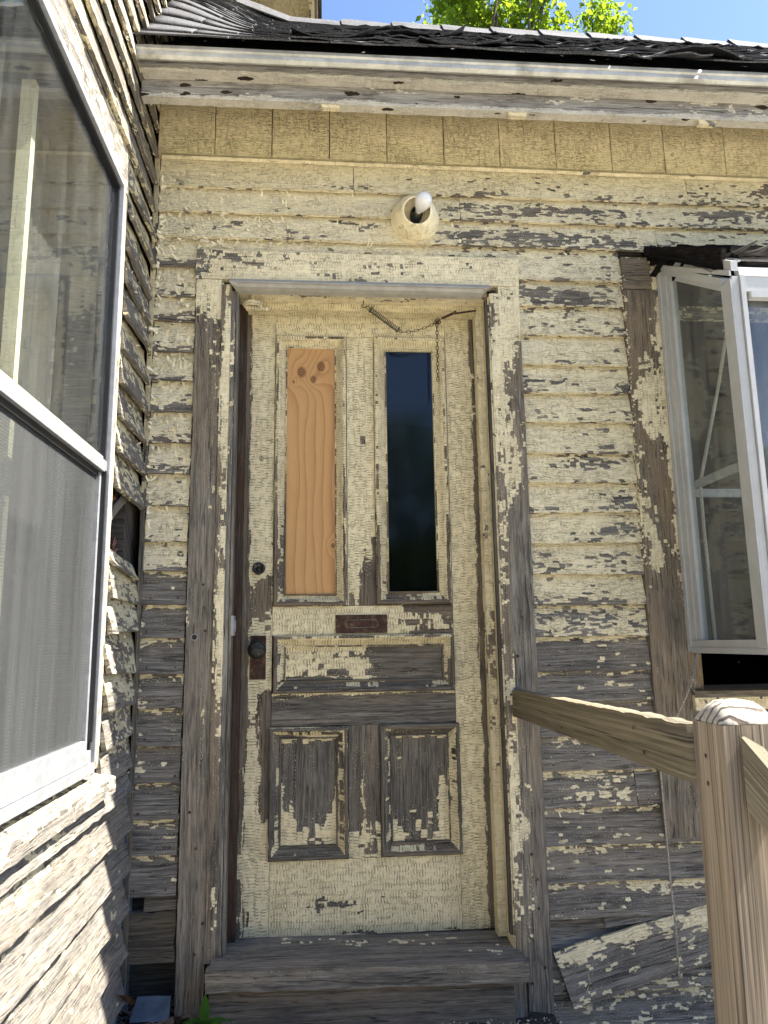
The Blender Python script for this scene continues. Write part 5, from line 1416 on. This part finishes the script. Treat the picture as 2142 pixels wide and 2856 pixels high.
pul = thing('cord_pulley', 'small paint-caked pulley under the left end of the door head', 'pulley', (-0.235, 0.0, 1.995))
m = MB()
for k, (r, h) in enumerate(((0.028, 0.0), (0.032, 0.006), (0.030, 0.012))):
    m.torus((-0.238, 0.0, 1.990 + h), (1, 0, 0), (0, 1, 0), r, r * 0.7, 0.0035, 20, 6)
for i in range(len(m.cov)): m.cov[i] = 1.0
m.build('wheel', M_DOOR, pul)
m = MB(); m.plank((-0.262, -0.006, 1.980), (-0.185, -0.002, 1.978), (-0.262, -0.006, 1.990), (-0.188, -0.002, 1.988), (0, -1, 0), 0.02, 8, 2, 'u', 0.95, 0, 0.002, 0.002).box((-0.244, -0.004, 2.000), (-0.232, 0.008, 2.030), 'z', 0.95)
m.build('bracket', M_DOOR, pul)

rope = thing('sash_rope', 'twisted white rope hanging inside the box window', 'rope', (1.30, -0.3, 1.9))
def twist(mb, P, r, pitch, n=3):
    LL = sum((V(P[i + 1]) - V(P[i])).length for i in range(len(P) - 1))
    PP = [V(p) for p in P]
    N_ = int(LL / pitch * 8)
    for s_ in range(n):
        pts = []
        for k in range(N_ + 1):
            c_, d_ = poly_at(PP, k / N_)
            e1_ = d_.cross(V((0, 1, 0.1))).normalized(); e2_ = d_.cross(e1_)
            th = 2 * PI * (k / 8 + s_ / n)
            pts.append(c_ + (e1_ * math.cos(th) + e2_ * math.sin(th)) * r)
        mb.tube(pts, r * 0.9, 4)
RP = [V((1.338, -0.118, 1.885)), V((1.296, -0.118, 1.715)), V((1.216, -0.118, 1.43)), V((1.197, -0.118, 1.366))]
RP2 = [V((1.197, -0.118, 1.366)), V((1.196, -0.118, 1.21)), V((1.198, -0.118, 1.03)), V((1.200, -0.118, 0.862))]
m = MB(); twist(m, RP, 0.0032, 0.024); m.build('rope_upper', M_ROPE, rope)
m = MB(); twist(m, RP2, 0.0030, 0.026); m.build('rope_lower', M_ROPE, rope)
m = MB(); m.tube([(1.340, -0.118, 1.885), (1.345, -0.118, 2.10)], 0.003, 5).tube([(1.325, -0.118, 1.885), (1.358, -0.118, 1.890)], 0.004, 5); m.build('rope_tie', M_ROPE, rope)

cord = thing('hanging_cord', 'thin frayed grey cord hanging down the clapboards below the box window', 'cord', (1.03, -0.06, 0.4))
m = MB(); m.tube([(1.163, -0.060, 0.832), (1.158, -0.06, 0.80), (1.149, -0.062, 0.768), (1.143, -0.062, 0.750)], 0.0028, 6); m.build('blue_end', plain_mat('blue_grey_twine', (0.13, 0.19, 0.26), 0.9, 0, 0.5, 250), cord)
m = MB(); m.tube([(1.143, -0.062, 0.750), (1.120, -0.062, 0.70), (1.082, -0.062, 0.637), (1.046, -0.058, 0.565), (1.030, -0.050, 0.515), (1.026, -0.046, 0.47), (1.029, -0.042, 0.368), (1.031, -0.044, 0.20), (1.029, -0.060, 0.05), (1.027, -0.062, -0.075)], 0.0030, 6)
for k in range(9):
    t = random.uniform(-1, 1)
    m.tube([(1.027, -0.062, -0.070), (1.027 + 0.006 * t, -0.064, -0.085), (1.027 + 0.012 * t, -0.062 + random.uniform(-.006, .006), -0.105)], 0.0009, 4)
for k in range(12):
    a = V((1.143 + random.uniform(-.010, .010), -0.064, 0.748 + random.uniform(-.02, .012)))
    m.tube([a, a + V((random.uniform(-.012, .012), -0.004, random.uniform(-.015, .012))), a + V((random.uniform(-.018, .018), -0.002, random.uniform(-.028, .014)))], 0.0009, 4)
m.torus((1.143, -0.062, 0.75), (1, 0, 0.3), (0, 1, 0), 0.006, 0.004, 0.003, 10, 5)
m.build('strand', M_CORD, cord)

rail = thing('porch_railing', 'weathered pine porch railing, a post with one rail to the door casing', 'railing', (0.63, -1.2, -0.6))
m = MB()
lean = 0.012
PX0, PX1, PY0, PY1 = 0.582, 0.674, -1.252, -1.160
zt, zb = 0.750, -0.66
for (a, b, n) in (((PX0, PY1), (PX0, PY0), (-1, 0, 0)), ((PX0, PY0), (PX1, PY0), (0, -1, 0)), ((PX1, PY0), (PX1, PY1), (1, 0, 0)), ((PX1, PY1), (PX0, PY1), (0, 1, 0))):
    ou, ov = random.uniform(0, 9), random.uniform(0, 9)
    rows = []
    for k in range(41):
        t = k / 40
        z = zb + (zt - zb) * t
        dx = -lean * (1 - t)
        row = []
        for i in range(5):
            s_ = i / 4
            x = a[0] + (b[0] - a[0]) * s_ + dx; y = a[1] + (b[1] - a[1]) * s_
            e_ = 0.0035 if i in (0, 4) else 0
            row.append((m.vert((x + (0.004 if e_ and x < 0.63 else -0.004 if e_ else 0) * 0.6, y, z), 0, 0.25), (z + ou, s_ * 0.09 + ov)))
        rows.append(row)
    for k in range(40):
        for i in range(4):
            q = (rows[k][i], rows[k][i + 1], rows[k + 1][i + 1], rows[k + 1][i])
            m.face([x[0] for x in q], [x[1] for x in q])
m.build('post', M_TREATED, rail)
def endgrain_material():
    m_, nt, b = mat_new('silvered_end_grain')
    tc = nd(nt, 'ShaderNodeTexCoord').outputs['Object']
    wob_ = noise_t(nt, tc, 22, 3)
    d = nd(nt, 'ShaderNodeVectorMath', {0: vm(nt, 'MULTIPLY', vm(nt, 'SUBTRACT', tc, (0.012, 0.06, 0)), (1, 1, 0))}, operation='LENGTH').outputs['Value']
    d = mt(nt, 'ADD', d, mt(nt, 'MULTIPLY', wob_.outputs[0], 0.006))
    ring = mt(nt, 'FRACT', mt(nt, 'MULTIPLY', d, 75.0))
    line = sstep(nt, ring, 0.66, 0.84)
    c_ = mixc(nt, line, (0.46, 0.41, 0.34), (0.10, 0.075, 0.055))
    n2 = noise_t(nt, tc, 160, 3)
    c_ = mixc(nt, sstep(nt, n2.outputs[0], 0.5, 0.7, 0, 0.5), c_, (0.17, 0.14, 0.11))
    nt.links.new(c_, b.inputs['Base Color']); b.inputs['Roughness'].default_value = 0.9
    bp = nd(nt, 'ShaderNodeBump', {'Strength': 0.7, 'Distance': 0.002, 'Height': mt(nt, 'SUBTRACT', 1.0, line)})
    nt.links.new(bp.outputs[0], b.inputs['Normal'])
    return m_
M_END = endgrain_material()
m = MB()
prev_r = None
CXp, CYp = (PX0 + PX1) / 2, (PY0 + PY1) / 2
for hw, z in ((0.045, zt + 0.0005), (0.0445, zt + 0.004), (0.036, zt + 0.022), (0.026, zt + 0.030), (0.014, zt + 0.033)):
    ring_ = []
    for k in range(24):
        t = 2 * PI * (k + 0.5) / 24
        c_, s_ = math.cos(t), math.sin(t)
        q = max(abs(c_), abs(s_))
        bl = 0.0 if hw > 0.04 else 0.35
        f_ = (1 / q) * (1 - bl) + bl
        ring_.append(m.vert((CXp + hw * c_ * f_, CYp + hw * 1.02 * s_ * f_, z + 0.002 * noise.noise((k * .7, z * 50, 0)))))
    if prev_r:
        for k in range(24): m.face((prev_r[k], prev_r[(k + 1) % 24], ring_[(k + 1) % 24], ring_[k]), None, True)
    prev_r = ring_
m.face(prev_r)
m.build('post_cap', M_END, rail, label='rounded sunlit top of the post with growth rings')
m = MB()
m.plank((0.576, -0.035, 0.650), (0.576, -1.159, 0.653), (0.576, -0.035, 0.728), (0.576, -1.159, 0.742), (-1, 0, 0), 0.038, 60, 6, 'u', 0, lambda p, a, b: 0.2 + 0.4 * math.exp(-(a / 0.12) ** 2), 0.0025, 0.003)
m.f = [tuple(reversed(f_)) for f_ in m.f]; m.uv = [list(reversed(u_)) for u_ in m.uv]
m.build('rail', M_RAIL, rail)
m = MB()
A = V((0.606, -1.258, 0.734)); D = V((0.30, -0.62, -0.70)).normalized()
B = A + D * 0.9
sidev = V((0.83, 0.56, 0)); dn = V((0, 0, -0.10))
m.plank(B + dn, A + dn, B, A, (-sidev.x, -sidev.y, 0), 0.038, 30, 5, 'u', 0, 0.25, 0.001, 0.001)
m.build('stair_rail', M_RAIL, rail)

m = MB()
for y_, z_ in ((-0.075, 0.705), (-0.075, 0.672), (-0.95, 0.715), (-0.99, 0.676), (-0.52, 0.668)):
    nail_disc(m, (0.5735, y_, z_), (-1, 0, 0), 0.0045)
for z_ in (0.70, 0.66):
    nail_disc(m, (0.5805, -1.20, z_), (-1, 0, 0), 0.004)
m.build('nail_heads', M_RUST, rail)
weed = thing('weed', 'small green weed growing at the foot of the left door casing', 'plant', (-0.335, -0.10, -0.17))
def leafblade(mb, base, d, L, W, droop):
    base, d = V(base), V(d).normalized()
    sd_ = d.cross(V((0, 0, 1))).normalized()
    rows, q, dd = [], base.copy(), d.copy()
    for k in range(7):
        t = k / 6
        w_ = W * math.sin(PI * (0.08 + 0.92 * t) ** 0.8) * 0.5 if k < 6 else 0.0005
        fold = V((0, 0, w_ * 0.35))
        rows.append((mb.vert(q - sd_ * w_ + fold), mb.vert(q), mb.vert(q + sd_ * w_ + fold)))
        dd = (dd + V((0, 0, -droop / 6))).normalized()
        q = q + dd * (L / 6)
    for k in range(6):
        for i in range(2): mb.face((rows[k][i], rows[k][i + 1], rows[k + 1][i + 1], rows[k + 1][i]), None, True)
for k, (dx, dy, dz, L, W, dr) in enumerate(((0.05, -0.2, 1, 0.085, 0.026, 0.15), (-0.7, -0.4, 0.55, 0.075, 0.022, 0.9), (0.7, -0.5, 0.6, 0.075, 0.022, 0.9), (-0.3, -0.9, 0.5, 0.07, 0.024, 1.0), (0.5, -0.9, 0.35, 0.075, 0.024, 1.0), (1.0, 0.1, 0.45, 0.07, 0.02, 0.9), (-0.9, 0.2, 0.3, 0.06, 0.02, 0.8), (0.15, -0.7, 0.8, 0.06, 0.02, 0.6))):
    m = MB(); leafblade(m, (-0.322 + 0.004 * dx, -0.118, -0.130 + 0.002 * k), (dx, dy, dz), L * 1.1, W * 1.1, dr); m.build('leaf', M_WEED, weed)
m = MB(); m.tube([(-0.322, -0.112, -0.19), (-0.322, -0.118, -0.125)], 0.003, 5); m.build('stem', M_WEED, weed)

def slab(name, label, cat, corners, nrm, d, mat, loc):
    m = MB(); m.plank(*corners, nrm, d, 5, 3, 'u', 0, 0, 0.003, 0.003)
    o = m.build(name, mat, None, label, origin=loc); o['category'] = cat
    return o
slab('slate', 'flat blue grey slate lying in the hollow left of the step', 'slate', ((-0.530, -0.07, -0.13), (-0.425, -0.06, -0.135), (-0.520, -0.02, -0.085), (-0.430, -0.015, -0.09)), (0, -0.7, 0.7), 0.008, M_SLATE, (-0.48, -0.05, -0.13))
slab('slate', 'narrow dark blue strip standing upright in the corner of the two walls', 'slate', ((-0.572, -0.16, -0.19), (-0.556, -0.12, -0.19), (-0.572, -0.10, -0.05), (-0.560, -0.07, -0.045)), (0.8, -0.6, 0), 0.006, M_SLATE, (-0.565, -0.1, -0.15))
def leaf_obj(p, rot, L, W, mb):
    p = V(p)
    a = V((math.cos(rot), math.sin(rot), random.uniform(-.3, .3))); b_ = V((-math.sin(rot), math.cos(rot), random.uniform(-.4, .4)))
    rows = []
    for k in range(5):
        t = k / 4
        w_ = W * math.sin(PI * (0.1 + 0.8 * t)) * (1 + 0.3 * math.sin(k * 2.5))
        c_ = p + a * L * (t - 0.5) + V((0, 0, 0.25 * L * math.sin(PI * t + rot)))
        rows.append((mb.vert(c_ - b_ * w_ + V((0, 0, 0.3 * w_))), mb.vert(c_), mb.vert(c_ + b_ * w_ + V((0, 0, 0.3 * w_)))))
    for k in range(4):
        for i in range(2): mb.face((rows[k][i], rows[k][i + 1], rows[k + 1][i + 1], rows[k + 1][i]), None, True)
m = MB(); leaf_obj((-0.545, -0.07, -0.075), 1.1, 0.07, 0.025, m)
o = m.build('dry_leaf', plain_mat('copper_leaf', (0.20, 0.10, 0.06), 0.85, 0, 0.4, 40), None, 'curled copper brown leaf leaning beside the blue slate', origin=(-0.545, -0.07, -0.1)); o['category'] = 'leaf'
m = MB()
for _ in range(240):
    x = random.uniform(-0.57, -0.36); y = random.uniform(-0.26, 0.10)
    leaf_obj((x, y, ground_z(x, y) + 0.012 + random.uniform(0, 0.03)), random.uniform(0, 6.3), random.uniform(0.025, 0.06), random.uniform(0.006, 0.016), m)
m.build('leaf_litter', M_LEAFDRY, kind='stuff')
m = MB(); g2 = MB()
for _ in range(1500):
    x = random.uniform(-0.33, 0.75); y = -0.085 - abs(random.gauss(0, 0.05))
    s_ = random.uniform(0.0015, 0.006); z = ground_z(x, y) + s_ * 0.4 + 0.006
    mb = m if random.random() < 0.35 else g2
    c_ = [mb.vert((x + s_ * random.uniform(-1, 1), y + s_ * random.uniform(-1, 1), z + s_ * random.uniform(-.6, .8))) for _k in range(4)]
    for q in ((0, 1, 2), (0, 2, 3), (0, 3, 1), (1, 3, 2)): mb.face([c_[k_] for k_ in q])
m.build('paint_chips', M_FLAKE, kind='stuff')
g2.build('grit', M_ROT, kind='stuff')
m = MB()
sp = V((LX - 0.045, -0.235, 1.155))
for _ in range(60):
    d_ = V((random.gauss(0, 1), random.gauss(0, 1), random.gauss(0, 1))).normalized()
    a = sp + d_ * V((0.03, 0.05, 0.035)).length * 0.55
    m.tube([a, a + d_.cross(V((0, 0, 1))) * 0.02, a + d_.cross(V((0, 1, 0))) * 0.03 + d_ * 0.006], 0.003, 5)
m.lathe(sp - V((0, 0.05, 0)), (0, 1, 0), [(0, 0), (0.025, 0.015), (0.033, 0.05), (0.025, 0.085), (0, 0.1)], 14)
o = m.build('crumpled_rag', M_RAG, None, 'reddish brown fibre bundle stuffed in the broken hole of the left wall', origin=sp); o['category'] = 'rag'
m = MB()
sp = V((LX - 0.045, -0.245, 1.285))
for _ in range(40):
    d_ = V((random.gauss(0, 1), random.gauss(0, 1), random.gauss(0, 1))).normalized()
    a = sp + V((d_.x * 0.02, d_.y * 0.04, d_.z * 0.05))
    leaf_obj(a, random.uniform(0, 6), 0.05, 0.018, m)
o = m.build('crumpled_rag', M_RAG, None, 'dark red crumpled scraps at the top of the broken hole in the left wall', origin=sp); o['category'] = 'rag'

# ------------------------------------------------------------------ trees
def tree(name, label, base, height, crown_c, crown_r, nclump, nleaf, leaf_len, seed, group):
    rnd = random.Random(seed)
    t = thing(name, label, 'tree', base, group)
    base = V(base); cc = V(crown_c)
    tr = MB()
    top = V((cc.x, cc.y, cc.z - crown_r[2] * 0.35))
    tr.tube([base, base.lerp(top, 0.4) + V((0.2, 0, 0)), base.lerp(top, 0.75) + V((-0.1, 0, 0)), top], [0.32, 0.26, 0.19, 0.12], 9)
    lf = MB()
    for k in range(nclump):
        while True:
            q = V((rnd.uniform(-1, 1), rnd.uniform(-1, 1), rnd.uniform(-1, 1)))
            if 0.30 < q.length < 1: break
        tip = cc + V((q.x * crown_r[0], q.y * crown_r[1], q.z * crown_r[2]))
        if noise.noise((tip.x * 0.55 + seed, tip.y * 0.55, tip.z * 0.7)) < -0.02: continue
        if k % 3 == 0:
            st = base.lerp(top, rnd.uniform(0.6, 1.0))
            mid_ = st.lerp(tip, 0.5) + V((rnd.uniform(-.4, .4), rnd.uniform(-.4, .4), rnd.uniform(-.2, .5)))
            tr.tube([st, mid_, tip], [0.07, 0.04, 0.012], 5, False)
        cr = rnd.uniform(0.28, 0.55)
        for _ in range(nleaf):
            d_ = V((rnd.gauss(0, 1), rnd.gauss(0, 1), rnd.gauss(0, 0.75)))
            d_ = d_ * (cr * 0.55)
            p = tip + d_
            a = V((rnd.gauss(0, 1), rnd.gauss(0, 1), rnd.gauss(-0.4, 0.6))).normalized()
            b_ = a.cross(V((rnd.gauss(0, 1), rnd.gauss(0, 1), rnd.gauss(0, 1)))).normalized()
            L = leaf_len * rnd.uniform(0.6, 1.2); W = L * 0.30
            i0 = lf.vert(p); i1 = lf.vert(p + a * L * 0.55 + b_ * W); i2 = lf.vert(p + a * L + V((0, 0, -0.2 * L))); i3 = lf.vert(p + a * L * 0.5 - b_ * W)
            lf.face((i0, i1, i2)); lf.face((i0, i2, i3))
    tr.build('trunk', M_BARK, t)
    lf.build('crown', M_OAKLEAF, t)
    return t
tree('oak_tree', 'tall bright green oak rising behind the roof ridge', (4.6, 14.6, -0.3), 19, (4.45, 14.4, 17.9), (2.05, 1.9, 1.95), 330, 46, 0.20, 11, 'oaks behind the roof')
tree('oak_tree', 'smaller oak crown just right of the tall oak behind the roof', (7.0, 14.2, -0.3), 17, (7.1, 14.2, 16.45), (0.62, 0.8, 0.95), 60, 50, 0.18, 5, 'oaks behind the roof')

wd = MB()
rw = random.Random(3)
for _ in range(26000):
    x = rw.uniform(-22, 26); z = rw.uniform(0, 1)
    h = 7.2 + 2.2 * noise.noise((x * 0.22, 0.3, 0)) + 1.0 * noise.noise((x * 0.8, 1.3, 0))
    z = -0.6 + h * z ** 1.15
    y = -17 - rw.uniform(0, 3) - 2 * noise.noise((x * 0.3, z * 0.3, 4))
    a = V((rw.gauss(0, 1), rw.gauss(0, .6), rw.gauss(0, 1))).normalized(); b_ = a.cross(V((rw.gauss(0, 1), rw.gauss(0, 1), rw.gauss(0, 1)))).normalized()
    s_ = rw.uniform(0.14, 0.30)
    c_ = V((x, y, z))
    ids = [wd.vert(c_ - a * s_), wd.vert(c_ + b_ * s_ * 0.6), wd.vert(c_ + a * s_), wd.vert(c_ - b_ * s_ * 0.6)]
    wd.face(ids)
wd.build('woods', M_WOODLEAF, kind='stuff')
hl = MB()  # unseen ridge added behind the woods to block sky in the glass reflection
cols = []
for i in range(81):
    x = -60 + 1.5 * i
    h = 6.6 + 1.6 * noise.noise((x * 0.13, 2.0, 0)) + 0.7 * noise.noise((x * 0.5, 5.0, 0))
    cols.append([hl.vert((x, -26 - 14 * k / 6, -0.7 + (h + 0.7) * math.sin(PI / 2 * min(1, k / 4)) + 0.4 * noise.noise((x, k * 2.0, 3)))) for k in range(7)])
for i in range(80):
    for k in range(6): hl.face((cols[i][k], cols[i + 1][k], cols[i + 1][k + 1], cols[i][k + 1]), None, True)
hl.build('added_reflection_ridge', M_WOODLEAF, kind='structure')
